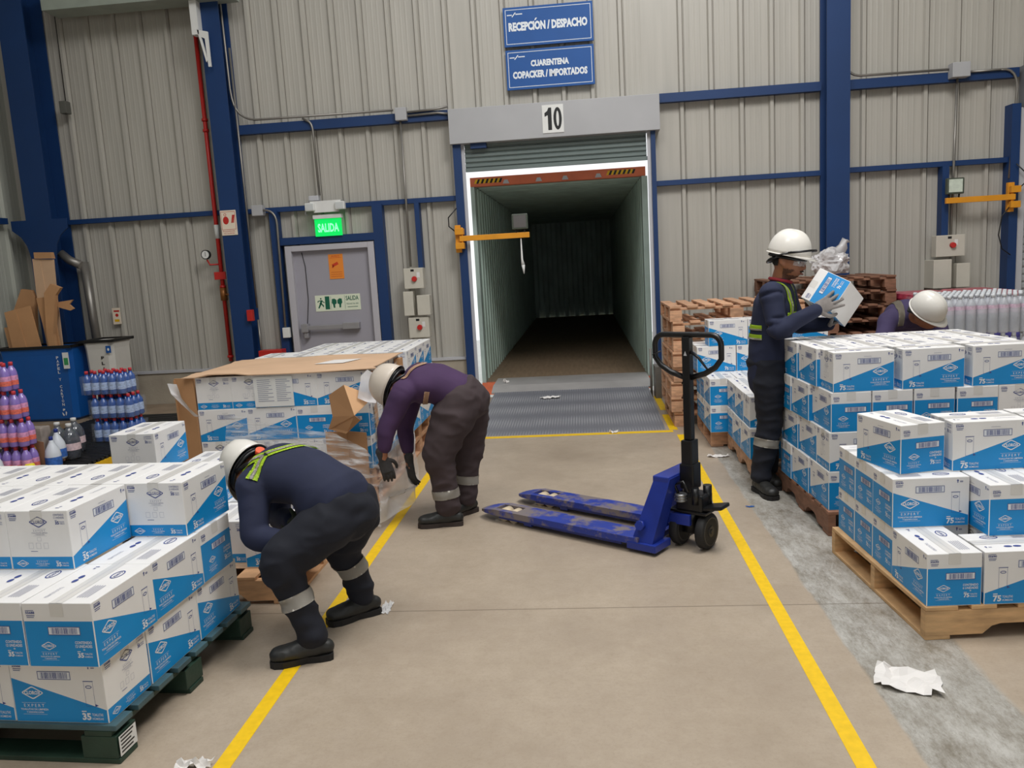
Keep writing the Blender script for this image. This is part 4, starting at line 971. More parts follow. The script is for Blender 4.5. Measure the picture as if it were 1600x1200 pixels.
BB = mat('bin_blue', (10, 84, 160), .4, var=.05); BW = mat('bin_white', (206, 202, 194), .5, var=.04)
t, w, d, h = bin_('recycling_bin', 'blue wheeled paper bin stuffed with flattened cardboard by the corner column', -6.55, -5.68, 8.42, 8.86, .121, .96, BB)
mb = MB(); fx = lambda u, v: Vector((w-.17+u*.028-(.04*(1-v/h)), -d-.004+.055*(1-v/h)*.9, v))
s = 'PAPEL Y CARTON'
for i, ch in enumerate(s):
    if ch != ' ': put_text(mb, ch, 0, 1, h-.13-i*.041, h-.099-i*.041, fx, 0, .02)
def recyc(mb, cx, cz, r, fn, mi):
    for k in range(3):
        a = PI/2+k*2*PI/3
        P = lambda rr, aa: (cx+rr*math.cos(a+aa), cz+rr*math.sin(a+aa))
        put_poly(mb, [P(r, -.55), P(r*1.0, .1), P(r*.95, .45), P(r*.55, .45), P(r*.6, -.4)], fn, mi); put_poly(mb, [P(r*1.15, .42), P(r*.75, .95), P(r*.4, .42)], fn, mi)
recyc(mb, 0, 0, 1, lambda u, v: fx(.5+u*1.0, .10+v*.045), 0)
mb.build('bin_lettering', INKW, t)
mb = MB(); mb.box(w-.09, w-.02, -d-.012, -d-.008, h-.24, h-.06); put_rect(mb, w-.08, w-.03, h-.2, h-.12, lambda u, v: Vector((u, -d-.0125, v)), 1); mb.build('bin_sticker', [WHITE, mat('sticker_green', (60, 150, 90), .5)], t)
mb = MB(); mb.prism([(-w-.02, h-.02), (-w-.09, h-.12), (-w-.12, .15), (-w+.02, .12), (-w+.03, h-.1)], lambda u, v, q: Vector((u, -d+.1+q*.3, v))); mb.build('hanging_lid', BB, t)
t, w, d, h = bin_('recycling_bin', 'white plastics bin with black rim beside the blue paper bin', -5.63, -5.27, 8.55, 8.98, .121, .99, BW, .03)
mb = MB()
for i, ch in enumerate('PLASTICO'): put_text(mb, ch, w-.14, w-.105, h-.2-i*.062, h-.165-i*.062, lambda u, v: Vector((u-.02*(1-v/h), -d-.003+.034*(1-v/h), v)), 0, .03)
mb.build('bin_lettering', BLACK, t)
mb = MB(); mb.box(w-.07, w-.01, -d-.008, -d-.005, h-.13, h-.05); put_poly(mb, ell(w-.04, h-.09, .012, .016), lambda u, v: Vector((u, -d-.0085, v)), 1); mb.build('bin_sticker', [SBL, WHITE], t)
# flattened cartons standing in the blue bin
def card(name, label, polys, y, th, group='flattened cartons in the blue bin', lean=0., cat='cardboard', m=CARDB):
    mb = MB()
    for k, p in enumerate(polys):
        mb.prism(p, lambda u, v, q: Vector((u, y+k*.006+lean*(v-p[0][1])+q*(th if k == 0 else .012), v)), mi=0)
    return tag(mb.build(name, [m]), label, cat, group)
Z0 = .72
card('folded_carton', 'tall pale carton sleeve standing highest in the blue bin', [[(-6.13, Z0), (-6.19, 1.5), (-6.18, 1.95), (-6.09, 1.94), (-6.07, 1.48), (-6.07, Z0)], [(-6.07, Z0), (-6.07, 1.48), (-6.09, 1.94), (-5.93, 1.93), (-5.95, 1.53), (-5.97, Z0)]], 8.72, .1, m=CARDB2)
card('folded_carton', 'brown flap folded above the tall pale sleeve', [[(-6.14, 1.95), (-6.14, 2.02), (-5.94, 2.01), (-5.93, 1.94)]], 8.7, .06)
card('folded_carton', 'brown flap leaning to the corner column in the blue bin', [[(-6.33, Z0), (-6.48, 1.4), (-6.37, 1.62), (-6.25, 1.6), (-6.22, 1.52), (-6.28, Z0)]], 8.68, .05, lean=.05)
card('folded_carton', 'large brown carton standing at the front of the blue bin', [[(-6.40, Z0), (-6.48, 1.37), (-6.34, 1.40), (-6.22, Z0)], [(-6.22, Z0), (-6.34, 1.40), (-6.17, 1.43), (-6.05, Z0)]], 8.52, .12, lean=.04)
card('folded_carton', 'small brown carton at the far edge of the blue bin', [[(-6.47, Z0), (-6.52, 1.2), (-6.44, 1.21), (-6.40, Z0)]], 8.56, .08)
card('folded_carton', 'lowest brown carton scrap at the bin edge by the hanging lid', [[(-6.50, Z0), (-6.50, 1.06), (-6.46, 1.06), (-6.42, Z0)]], 8.66, .05)
card('folded_carton', 'brown carton panel standing in the middle of the blue bin', [[(-6.03, Z0), (-6.12, 1.4), (-6.13, 1.51), (-5.95, 1.52), (-6.0, 1.2), (-5.98, Z0)]], 8.62, .04)
card('folded_carton', 'narrow carton strip with bent head in the blue bin', [[(-6.02, Z0), (-6.04, 1.1), (-6.0, 1.56), (-5.91, 1.66), (-5.8, 1.61), (-5.87, 1.53), (-5.96, 1.1), (-5.95, Z0)]], 8.58, .05)
card('folded_carton', 'forked carton flap sticking sideways out of the blue bin', [[(-5.93, Z0), (-5.95, 1.2), (-5.91, 1.4), (-5.76, 1.35), (-5.71, 1.37), (-5.76, 1.42), (-5.71, 1.47), (-5.91, 1.45), (-6.0, 1.2), (-5.98, Z0)]], 8.64, .02)

# spill pallet with bottles
t = thing('spill_pallet', 'black slotted spill pallet with yellow sides under the bottle packs', 'spill pallet', (-4.83, 7.2, 0))
mb = MB()
mb.box(-.67, .67, -1.35, 1.35, 0, .035)
for q in ((-.67, -.65), (.65, .67)): mb.box(q[0], q[1], -1.35, 1.35, .035, .125)
for q in ((-1.35, -1.33), (1.33, 1.35), (-.01, .01)): mb.box(-.65, .65, q[0], q[1], .035, .125)
mb.build('tray', YEL, t)
mb = MB()
for k in range(44): mb.box(-.66, .66, -1.34+k*.061, -1.34+k*.061+.035, .125, .15)
for x in (-.6, -.3, 0, .3, .6): mb.box(x-.02, x+.02, -1.34, 1.34, .11, .13)
mb.build('grating', mat('grate_black', (24, 26, 28), .5), t)

def bottle_proto(name, prof, body, cap, label=None, cap_r=.016, h=.22, label_z=None, label_r=None, n=14, lab2=None):
    mb = MB(); mb.lathe(prof, n)
    o = mb.build(name, body)
    mb = MB(); zc = prof[-1][1]; mb.lathe([(cap_r, zc-.004), (cap_r, zc+.022), (cap_r*.85, zc+.026)], 10); mb.build('cap', cap, o)
    if label:
        mb = MB(); r = label_r+.0012; mb.lathe([(r, label_z[0]), (r, (label_z[0]+label_z[1])/2), (r, label_z[1])], n, mi=0)
        bmesh.ops.delete(mb.bm, geom=[f for f in mb.bm.faces if len(f.verts) > 4], context='FACES')
        for f in mb.bm.faces:
            if f.calc_center_median().z > (label_z[0]+label_z[1])/2: f.material_index = 1
        mb.build('bottle_label', [label, lab2 or label], o)
    return o
def liquid(name, c, rough=.25): return mat(name, c, rough, var=.06, scale=20, coat=.4)
PUR = liquid('purple_cleaner', (142, 118, 194)); BLC = liquid('blue_cleaner', (18, 78, 160)); CLR = mat('clear_pet', (205, 208, 214), .12, var=.1, scale=12, alpha=.55)
CAPR = mat('cap_red', (205, 62, 72), .4, var=0); CAPB = mat('cap_blue', (40, 60, 140), .4, var=0)
pprof = [(.034, 0), (.039, .008), (.039, .12), (.037, .14), (.03, .165), (.017, .182), (.014, .197)]
pb = bottle_proto('cleaner_bottle', pprof, PUR, CAPR, mat('label_orange', (226, 112, 96), .5, var=.25, scale=60), label_z=(.04, .115), label_r=.039, lab2=mat('label_pink', (214, 150, 190), .5, var=.3, scale=60))
first = True
LAY = ['bottom', 'second', 'third', 'top']
for l in range(4):
    for r_ in range(2):
        for c in range(5):
            if l == 3 and c < 1: continue
            o = pb if first else dup(pb); first = False
            o.location = (-4.49-.081*c-(.03 if l == 2 else 0), 5.93+.082*r_, .151+l*.2245)
            tag(o, 'purple cleaner bottle, %s layer, %s row, %s from the aisle' % (LAY[l], ['front', 'rear'][r_], ORD[c]), 'bottle', 'purple cleaner bottles in stacked packs')
bprof = [(.034, 0), (.040, .008), (.040, .13), (.036, .155), (.018, .178), (.014, .197)]
bb = bottle_proto('bleach_bottle', bprof, BLC, CAPR, mat('label_white_blue', (170, 190, 225), .5, var=.3, scale=60), label_z=(.045, .115), label_r=.040)
first = True
for l in range(3):
    for r_ in range(3):
        for c in range(5):
            if l == 2 and r_ == 2 and c == 0: continue
            o = bb if first else dup(bb); first = False
            o.location = (-4.61+.083*c+(-.05 if l == 2 else 0), 7.1+.083*r_, .151+l*.2245)
            tag(o, 'blue bleach bottle with red cap, %s layer, row %s, %s from the bins' % (['bottom', 'middle', 'top'][l], ORD[r_], ORD[c]), 'bottle', 'blue bleach bottles in stacked packs')
o = dup(bb); o.location = (-4.76, 7.35, .151); tag(o, 'single blue bleach bottle standing apart beside the blue packs', 'bottle', 'blue bleach bottles in stacked packs')
FILM = mat('shrink_film', (225, 230, 238), .12, var=0, alpha=.09)
def film_sleeve(name, label, x0, x1, y0, y1, z0, z1, group=None, amp=.004):
    mb = MB(); n = 10; m = 4; ring = []
    P = []
    for i in range(n): P.append((x0+(x1-x0)*i/n, y0))
    for i in range(n): P.append((x1, y0+(y1-y0)*i/n))
    for i in range(n): P.append((x1-(x1-x0)*i/n, y1))
    for i in range(n): P.append((x0, y1-(y1-y0)*i/n))
    L_ = []
    for j in range(m+1):
        z = z0+(z1-z0)*j/m
        L_.append([mb.bm.verts.new((x+amp*noise.noise(Vector((x*25, y*25, z*25))), y+amp*noise.noise(Vector((x*25, y*25, z*25+9)))-0, z)) for x, y in P])
    for a, b in zip(L_, L_[1:]):
        for k in range(len(P)): mb.bm.faces.new((a[k], a[(k+1) % len(P)], b[(k+1) % len(P)], b[k]))
    return tag(mb.build(name, FILM, smooth=True), label, 'plastic film', group)
for l in range(3): film_sleeve('shrink_sleeve', 'clear shrink sleeve round the %s pack of blue bleach bottles' % ['bottom', 'middle', 'top'][l], -4.655-(.05 if l == 2 else 0), -4.23-(.05 if l == 2 else 0), 7.055, 7.31, .155+l*.2245, .33+l*.2245, 'shrink sleeves')
# jugs on the spill pallet
jprof = [(.06, 0), (.075, .012), (.078, .13), (.074, .19), (.05, .235), (.025, .262), (.02, .28)]
jg = bottle_proto('water_jug', jprof, mat('smoky_pet', (92, 96, 104), .12, var=.3, scale=9, alpha=.75, coat=.6), WHITE, mat('label_pinkish', (222, 196, 200), .5, var=.2, scale=50), cap_r=.024, label_z=(.08, .14), label_r=.078, n=20)
for k, (x, y, lb) in enumerate([(-4.44, 6.42, 'large clear smoky jug nearest the aisle on the spill pallet'), (-4.60, 6.50, 'large clear smoky jug in the middle of three'), (-4.58, 6.70, 'large clear smoky jug at the back of three')]):
    o = jg if k == 0 else dup(jg); o.location = (x, y, .151); tag(o, lb, 'jug', 'large clear jugs')
wprof = [(.05, 0), (.062, .01), (.062, .10), (.055, .14), (.03, .19), (.016, .215), (.015, .23)]
wj = bottle_proto('bleach_jug', wprof, mat('white_hdpe', (214, 220, 228), .4, var=.05), CAPB, mat('label_blue_red', (60, 110, 190), .5, var=.3, scale=40), label_z=(.02, .09), label_r=.062, n=18)
for k, (x, y, z, lb) in enumerate([(-4.44, 6.25, .19, 'white bleach jug with blue cap in the torn tray, beside the clear jugs'), (-4.40, 6.12, .151, 'white bleach jug standing right of the torn brown tray'), (-4.72, 6.28, .19, 'white bleach jug at the far end of the torn tray'), (-4.62, 5.74, .151, 'white bleach jug in front of the purple bottles'), (-4.78, 5.7, .151, 'white bleach jug beside the purple bottles, far from the aisle')]):
    o = wj if k == 0 else dup(wj); o.location = (x, y, z); tag(o, lb, 'jug', 'white bleach jugs')
bj = dup(bb); bj.location = (-4.86, 5.62, .151); bj.scale = (1.4, 1.4, 1.5); tag(bj, 'large blue bottle in front of the purple packs', 'bottle')
mb = MB(); mb.box(-4.74, -4.46, 6.10, 6.38, .151, .165); mb.prism([(-4.80, .151), (-4.80, .36), (-4.72, .38), (-4.6, .36), (-4.5, .385), (-4.44, .37), (-4.45, .151)], lambda u, v, w: Vector((u, 6.08+.006*w, v))); mb.box(-4.8, -4.795, 6.08, 6.38, .151, .33)
tag(mb.build('torn_tray', mat('torn_cardboard', (146, 106, 78), .85, var=.15)), 'torn brown cardboard tray holding jugs on the spill pallet', 'tray')
mb = MB(); pts = [(-4.56+.05*math.cos(a), 6.07, .29+.07*math.sin(a)) for a in [k*.5 for k in range(12)]]; mb.tube(pts, .012, 8); tag(mb.build('twisted_tape', mat('tape_ochre', (190, 145, 60), .5)), 'twisted ochre tape loop stuck on the torn tray', 'tape')
mb = MB(); mb.box(-4.88, -4.72, 6.45, 6.58, .151, .42, bev=.006); put_rect(mb, -4.86, -4.80, .2, .4, lambda u, v: Vector((u, 6.449, v)), 1); tag(mb.build('product_box', [mat('box_tan_print', (170, 158, 150), .5, var=.2, scale=14), SBL]), 'small printed product box behind the white jugs on the spill pallet', 'box')
mb = MB(); mb.lathe([(.035, 0), (.04, .01), (.038, .07), (.03, .085)], 14, Matrix.Translation((-4.45, 5.9, .151))); tag(mb.build('yellow_tub', mat('bright_yellow', (240, 225, 40), .4)), 'small bright yellow tub in front of the torn tray', 'tub')

# ================================================================== WATER BOTTLES (far right), packs behind
wp = [(.036, 0), (.042, .01), (.042, .2), (.04, .23), (.022, .275), (.014, .285), (.014, .3)]
wb_ = bottle_proto('water_bottle', wp, CLR, mat('cap_clear', (225, 228, 232), .2, var=0), mat('label_water', (206, 178, 196), .4, var=.25, scale=60), label_z=(.17, .235), label_r=.0405, n=10, cap_r=.017)
first = True; BX, BY = 2.98, 6.98
SIDE = ['first', 'second', 'third', 'fourth', 'fifth', 'sixth', 'seventh', 'eighth', 'ninth', 'tenth']
pw = dup(pD); setp(pw, BX+.42, BY+.42, PI/2, 'tan pallet under the shrink-wrapped clear water bottles', 'loaded pallets')
for l in range(3):
    for r_ in range(9):
        for c in range(9):
            if l < 2 and r_ > 0 and c > 0: continue
            o = wb_ if first else dup(wb_); first = False
            o.location = (BX+.044+.087*c, BY+.044+.087*r_, .141+l*.328)
            tag(o, 'clear water bottle, %s layer, row %s, %s from the bent worker side' % (['bottom', 'middle', 'top'][l], SIDE[r_], SIDE[c]), 'bottle', 'water bottles wrapped on the far pallet')
    film_sleeve('shrink_sleeve', 'clear shrink film round the %s layer of water bottles' % ['bottom', 'middle', 'top'][l], BX-.012, BX+.80, BY-.012, BY+.80, .145+l*.328, .43+l*.328, 'water bottle films', .012)
o = pallet_block(1.0, .8, WOOD['tan']); setp(o, 3.64, 8.42, 0, 'pallet under the purple and red bagged packs near the wall', 'loaded pallets')
k = 0
PKP = mat('bag_purple', (70, 66, 140), .3, var=.3, scale=14); PKR = mat('bag_red', (176, 60, 84), .3, var=.3, scale=14)
proto = None
for l in range(3):
    for c in range(2):
        if proto is None:
            mb = MB(); mb.box(-.24, .24, -.38, .38, 0, .24, bev=.04); mb.box(-.235, .235, -.375, .375, .2, .312, bev=.05, mi=1)
            put_text(mb, 'LA CLORO', -.2, .2, .1, .2, lambda u, v: Vector((u, -.3815, v)), 2, .03)
            proto = mb.build('bagged_pack', [PKP, PKR, INKW]); o = proto
        else: o = dup(proto)
        o.location = (3.4+c*.49, 8.42, .141+l*.3135)
        tag(o, 'purple and red bagged pack, %s layer, %s to the wall column' % (['bottom', 'middle', 'top'][l], ['nearer', 'farther']
[c]), 'pack', 'purple and red bagged packs')

# plastic bag on the taller pallet stack
def blob(name, label, loc, sc, m, cat, seed=0, amp=.25, sub=4, parent=None):
    bm = bmesh.new(); bmesh.ops.create_icosphere(bm, subdivisions=sub, radius=1)
    for v in bm.verts:
        p = v.co.normalized(); q = 1+amp*noise.noise(p*1.8+Vector((seed, 0, 0)))+amp*.8*abs(noise.noise(p*4+Vector((0, seed, 0))))+amp*.35*abs(noise.noise(p*11+Vector((0, seed, 3))))
        v.co = Vector((p.x*sc[0]*q, p.y*sc[1]*q, max(p.z*sc[2]*q, -sc[2]*.75)))
    mb = MB(); mb.bm.free(); mb.bm = bm; o = mb.build(name, m, parent, smooth=False); o.location = loc; return tag(o, label, cat)
BAG = mat('bag_film', (225, 222, 222), .2, var=.1, scale=9, alpha=.8, coat=.3)
bag = blob('plastic_bag', 'crumpled clear plastic film bundle on top of the taller bare pallet stack', (2.56, 8.75, 1.405), (.18, .16, .14), BAG, 'plastic film', 3, .32)
mb = MB(); mb.tube([(2.64, 8.75, 1.5), (2.70, 8.74, 1.58), (2.73, 8.75, 1.64), (2.76, 8.74, 1.62)], [.07, .05, .03, .012], 9)
for v in mb.bm.verts: v.co += Vector((noise.noise(v.co*22), noise.noise(v.co*22+Vector((5, 0, 0))), noise.noise(v.co*22+Vector((0, 5, 0)))))*.025
mb.build('bag_twist', BAG, None).parent = bag
bpy.context.view_layer.update(); bag.children[0].matrix_parent_inverse = bag.matrix_world.inverted()

# ================================================================== CARDBOARD AND FILM ON THE WRAPPED STACK
mb = MB(); n = 14; vs = {}
for i in range(n+1):
    for j in range(n+1):
        u, v = i/n, j/n; x = -2.72+u*1.30; y = 5.17+v*.98
        z = .957+.010*noise.noise(Vector((x*3, y*3, 0)))+(.035*max(0, .12-u)/.12*(math.sin(v*9)) if u < .12 else 0)-(.03*max(0, .1-u)/.1)
        if j == 0 and .1 < u < .3: z += .012
        vs[i, j] = mb.bm.verts.new((x+(.05 if (j == 0 and i > 12) else 0), y, max(z, .9525)))
for i in range(n):
    for j in range(n): mb.bm.faces.new((vs[i, j], vs[i+1, j], vs[i+1, j+1], vs[i, j+1]))
r = bmesh.ops.extrude_face_region(mb.bm, geom=mb.bm.faces[:]); bmesh.ops.translate(mb.bm, vec=(0, 0, .006), verts=[v for v in r['geom'] if isinstance(v, bmesh.types.BMVert)])
tag(mb.build('cardboard_sheet', CARDB2), 'large pale cardboard sheet lying over the wrapped carton stack', 'cardboard')
mb = MB(); mb.prism([(-2.80, .3), (-2.80, .95), (-2.655, .95), (-2.655, .3)], lambda u, v, w: Vector((u, 5.19+.012*w+(-.15*(u+2.655) if 1 else 0), v))); mb.box(-2.80, -2.79, 5.2, 5.7, .3, .94)
tag(mb.build('cardboard_sheet', CARDB), 'upright brown cardboard wrapped round the far corner of the wrapped stack', 'cardboard')
mb = MB(); put_rect(mb, -1.93, -1.72, 0, 1, lambda u, v: Vector((u+.08*v, 5.55+.22*v, .968)), 0); tag(mb.build('paper_label', PAP), 'white paper lying on the pale cardboard sheet', 'paper')
mb = MB(); mb.box(-2.235, -1.965, 5.188, 5.192, .735, .94)
for k in range(12):
    put_rect(mb, -2.21, -2.12+.02*math.sin(k*3), .915-k*.013, .919-k*.013, lambda u, v: Vector((u, 5.187, v)), 1); put_rect(mb, -2.08, -2.0+.02*math.sin(k*2), .915-k*.013, .919-k*.013, lambda u, v: Vector((u, 5.187, v)), 1)
tag(mb.build('printed_sheet', [WHITE, INKG]), 'white sheet of fine print stuck on the front of the wrapped stack', 'label')
# opened carton hanging at the near corner
CBI = mat('cardboard_inside', (222, 176, 132), .8, var=.04)
mb = MB()
A = {'a': (-1.69, 5.10, .81), 'b': (-1.56, 5.02, .885), 'c': (-1.495, 4.98, .69), 'd': (-1.67, 5.08, .67), 'e': (-1.40, 5.13, .785), 'f': (-1.72, 5.12, .58), 'g': (-1.58, 5.05, .56), 'h': (-1.47, 5.02, .65)}
for q, mi in (('abcd', 0), ('bec', 1), ('dchgf', 0)): mb.quad([Vector(A[k]) for k in q], mi)
bmesh.ops.remove_doubles(mb.bm, verts=mb.bm.verts[:], dist=1e-5)
o = mb.build('opened_carton', [CARDB, CBI]); md = o.modifiers.new('s', 'SOLIDIFY'); md.thickness = .006
tag(o, 'torn open brown carton flap sticking out of the wrapped stack above the bent workers', 'cardboard')
mb = MB(); mb.prism([(-1.74, .16), (-1.745, .56), (-1.6, .56), (-1.585, .16)], lambda u, v, w: Vector((u, 5.11+.012*w, v))); mb.prism([(-1.6, .16), (-1.6, .56), (-1.47, .545), (-1.47, .16)], lambda u, v, w: Vector((u, 5.115+.012*w-.25*(u+1.6)*0, v)))
tag(mb.build('cardboard_sheet', CARDB), 'brown cardboard corner below the torn carton flap, behind stretched film', 'cardboard')
mb = MB(); mb.prism([(5.3, .2), (5.3, .93), (5.37, .93), (5.37, .2)], lambda u, v, w: Vector((-1.452+.006*w+.0, u+.05*math.sin(v*6), v)))
mb.box(-1.455, -1.41, 5.98, 6.08, .28, .93)
tag(mb.build('cardboard_strip', CARDB), 'brown cardboard edge strips along the aisle side of the wrapped stack', 'cardboard')
# films
def film_mat():
    m = bpy.data.materials.new('stretch_film'); m.use_nodes = True; nt = m.node_tree; L = nt.links.new; b = nt.nodes['Principled BSDF']
    b.inputs['Base Color'].default_value = (.86, .88, .9, 1); b.inputs['Roughness'].default_value = .18
    tc = nt.nodes.new('ShaderNodeTexCoord'); mp = nt.nodes.new('ShaderNodeMapping'); mp.inputs['Scale'].default_value = (3, 3, 26); mp.inputs['Rotation'].default_value = (0, .35, 0)
    L(tc.outputs['Object'], mp.inputs[0]); n = nt.nodes.new('ShaderNodeTexNoise'); n.inputs['Scale'].default_value = 1.6; n.inputs['Detail'].default_value = 6; L(mp.outputs[0], n.inputs['Vector'])
    r = nt.nodes.new('ShaderNodeMapRange'); r.inputs[1].default_value = .45; r.inputs[2].default_value = .72; r.inputs[3].default_value = .10; r.inputs[4].default_value = .75; L(n.outputs[0], r.inputs[0]); L(r.outputs[0], b.inputs['Alpha'])
    bp = nt.nodes.new('ShaderNodeBump'); bp.inputs['Strength'].default_value = .9; bp.inputs['Distance'].default_value = .02; L(n.outputs[0], bp.inputs['Height']); L(bp.outputs[0], b.inputs['Normal'])
    return m
SF = film_mat()
def sheet(name, label, A, B, sag=.03, n=30, m=16, amp=.02, mt=None, seed=0):
    """A, B polylines in 3D joined by a wrinkled sheet"""
    def at(P, t):
        s = t*(len(P)-1); i = min(int(s), len(P)-2); return Vector(P[i]).lerp(Vector(P[i+1]), s-i)
    mb = MB(); g = {}
    for i in range(n+1):
        for j in range(m+1):
            t, u = i/n, j/m; p = at(A, t).lerp(at(B, t), u)
            e = math.sin(PI*u)*math.sin(PI*t)
            w = Vector((noise.noise(p*7+Vector((seed, 0, 0))), noise.noise(p*7+Vector((0, seed, 0))), noise.noise(Vector((p.x*3, p.y*3, p.z*16+seed)))))
            g[i, j] = mb.bm.verts.new(p+w*amp*(.3+e)-Vector((0, 0, sag*e)))
    for i in range(n):
        for j in range(m): mb.bm.faces.new((g[i, j], g[i+1, j], g[i+1, j+1], g[i, j+1]))
    return tag(mb.build(name, mt or SF, smooth=True), label, 'plastic film', 'stretch film on the wrapped stack')
sheet('stretch_film', 'clear stretch film pulled from the wrapped stack to the bent workers hands',
      [(-2.45, 5.16, .70), (-2.05, 5.10, .62), (-1.62, 4.95, .58), (-1.40, 4.82, .50), (-1.27, 4.74, .38)],
      [(-2.45, 5.16, .40), (-2.05, 5.10, .25), (-1.62, 4.90, .16), (-1.42, 4.72, .06), (-1.30, 4.66, .04)], amp=.035, n=40, m=20)
sheet('stretch_film', 'crumpled film hanging at the far corner of the wrapped stack', [(-2.80, 5.12, .94), (-2.78, 5.10, .86), (-2.72, 5.12, .78), (-2.64, 5.13, .71)], [(-2.74, 5.12, .93), (-2.70, 5.08, .83), (-2.66, 5.1, .76), (-2.60, 5.13, .70)], amp=.05, n=20, m=8, mt=BAG, seed=4)
sheet('stretch_film', 'clear film clinging to the aisle side of the wrapped stack', [(-1.44, 5.2, .9), (-1.43, 5.5, .93), (-1.43, 5.8, .9), (-1.43, 6.12, .93)], [(-1.43, 5.2, .2), (-1.42, 5.5, .2), (-1.42, 5.8, .2), (-1.42, 6.12, .2)], amp=.025, seed=8)
sheet('stretch_film', 'bunched white film trailing to the floor by the purple-shirted worker', [(-1.30, 4.95, .45), (-1.2, 5.3, .5), (-1.3, 5.6, .6)], [(-1.36, 4.72, .02), (-1.16, 5.0, .10), (-1.2, 5.4, .14)], amp=.10, n=26, m=22, mt=mat('bunched_film', (225, 222, 220), .2, var=.1, scale=9, alpha=.5), seed=12)
sheet('stretch_film', 'ruffled film corner sticking up beside the worker in the tan helmet', [(-1.46, 5.05, .93), (-1.42, 5.1, .97), (-1.38, 5.2, .9)], [(-1.48, 5.02, .80), (-1.42, 5.04, .76), (-1.38, 5.1, .74)], amp=.03, n=8, m=8, mt=BAG, seed=15)

# ================================================================== PEOPLE
def V(*a): return Vector(a)
def refine(P, R, k=5):
    """Catmull-Rom through points P with radii R (tuples)"""
    n = len(P); oP, oR = [], []
    for i in range(n-1):
        p0, p1, p2, p3 = P[max(i-1, 0)], P[i], P[i+1], P[min(i+2, n-1)]
        for j in range(k):
            t = j/k; a = 2*p1; b = p2-p0; c = 2*p0-5*p1+4*p2-p3; d = -p0+3*p1-3*p2+p3
            oP.append((a+b*t+c*t*t+d*t*t*t)*.5)
            s = t*t*(3-2*t); oR.append(tuple(x*(1-s)+y*s for x, y in zip(R[i], R[i+1])))
    oP.append(P[-1]); oR.append(R[-1]); return oP, oR
def loft(bm, P, R, side, n=20, k=5):
    """closed tapered tube; R entries (a along side, b across) or numbers"""
    P = [Vector(p) for p in P]; R = [(r, r) if not isinstance(r, tuple) else r for r in R]; side = Vector(side)
    P, R = refine(P, R, k); m = len(P); rings = []
    T = [(P[min(i+1, m-1)]-P[max(i-1, 0)]).normalized() for i in range(m)]
    full = []
    def fr(t):
        s = side-t*side.dot(t)
        if s.length < 1e-3: s = Vector((0, 0, 1))-t*t.z
        s.normalize(); return s, t.cross(s)
    for i in range(m):
        full.append((P[i], R[i], T[i]))
    cap0 = [(P[0]-T[0]*min(R[0])*math.sin(q), (R[0][0]*math.cos(q), R[0][1]*math.cos(q)), T[0]) for q in (1.3, .85, .4)]
    cap1 = [(P[-1]+T[-1]*min(R[-1])*math.sin(q), (R[-1][0]*math.cos(q), R[-1][1]*math.cos(q)), T[-1]) for q in (.4, .85, 1.3)]
    full = cap0+full+cap1
    for p, r, t in full:
        s, u = fr(t)
        rings.append([bm.verts.new(p+s*r[0]*math.cos(2*PI*j/n)+u*r[1]*math.sin(2*PI*j/n)) for j in range(n)])
    for a, b in zip(rings, rings[1:]):
        for j in range(n): bm.faces.new((a[j], a[(j+1) % n], b[(j+1) % n], b[j]))
    bm.faces.new(rings[0][::-1]); bm.faces.new(rings[-1])
def remesh(bm, name, mats, voxel=.01, smooth=2, parent=None, wr=None):
    bmesh.ops.recalc_face_normals(bm, faces=bm.faces[:])
    me = bpy.data.meshes.new(name+'_src'); bm.to_mesh(me); bm.free()
    ob = bpy.data.objects.new(name, me); COL.objects.link(ob)
    md = ob.modifiers.new('r', 'REMESH'); md.mode = 'VOXEL'; md.voxel_size = voxel; md.adaptivity = 0
    md2 = ob.modifiers.new('s', 'SMOOTH'); md2.iterations = smooth; md2.factor = .5
    dg = bpy.context.evaluated_depsgraph_get(); m2 = bpy.data.meshes.new_from_object(ob.evaluated_get(dg), depsgraph=dg)
    ob.modifiers.clear(); ob.data = m2; bpy.data.meshes.remove(me); m2.name = name
    m2.materials.clear()
    for x in (mats if isinstance(mats, (list, tuple)) else [mats]): m2.materials.append(x)
    if wr:
        nr = [v.normal.copy() for v in m2.vertices]
        for v, n_ in zip(m2.vertices, nr): v.co += n_*wr(v.co)
    m2.shade_smooth()
    if parent: ob.parent = parent
    return ob
def folds(seed, amp=.007, st=(9, 9, 22)):
    def f(c):
        q = Vector((c.x*st[0]+seed, c.y*st[1], c.z*st[2])); w = noise.noise(q*.55)*.8+noise.noise(q*1.2+Vector((0, seed, 0)))*.5
        return amp*(1-abs(w)*2.2)-amp*.2
    return f
def band(src, name, m, planes, parent, off=.004):
    """strip of a garment between planes (point, normal pointing inside)"""
    bm = bmesh.new(); bm.from_mesh(src.data)
    for v in bm.verts: v.co += v.normal*off
    for p, n_ in planes:
        bmesh.ops.bisect_plane(bm, geom=bm.verts[:]+bm.edges[:]+bm.faces[:], plane_co=p, plane_no=n_, clear_inner=True)
    if not bm.faces: bm.free(); return None
    r = bmesh.ops.extrude_face_region(bm, geom=bm.faces[:]); bmesh.ops.recalc_face_normals(bm, faces=bm.faces[:])
    me = bpy.data.meshes.new(name); bm.to_mesh(me); bm.free(); me.materials.append(m); me.shade_smooth()
    o = bpy.data.objects.new(name, me); COL.objects.link(o); o.parent = parent; return o
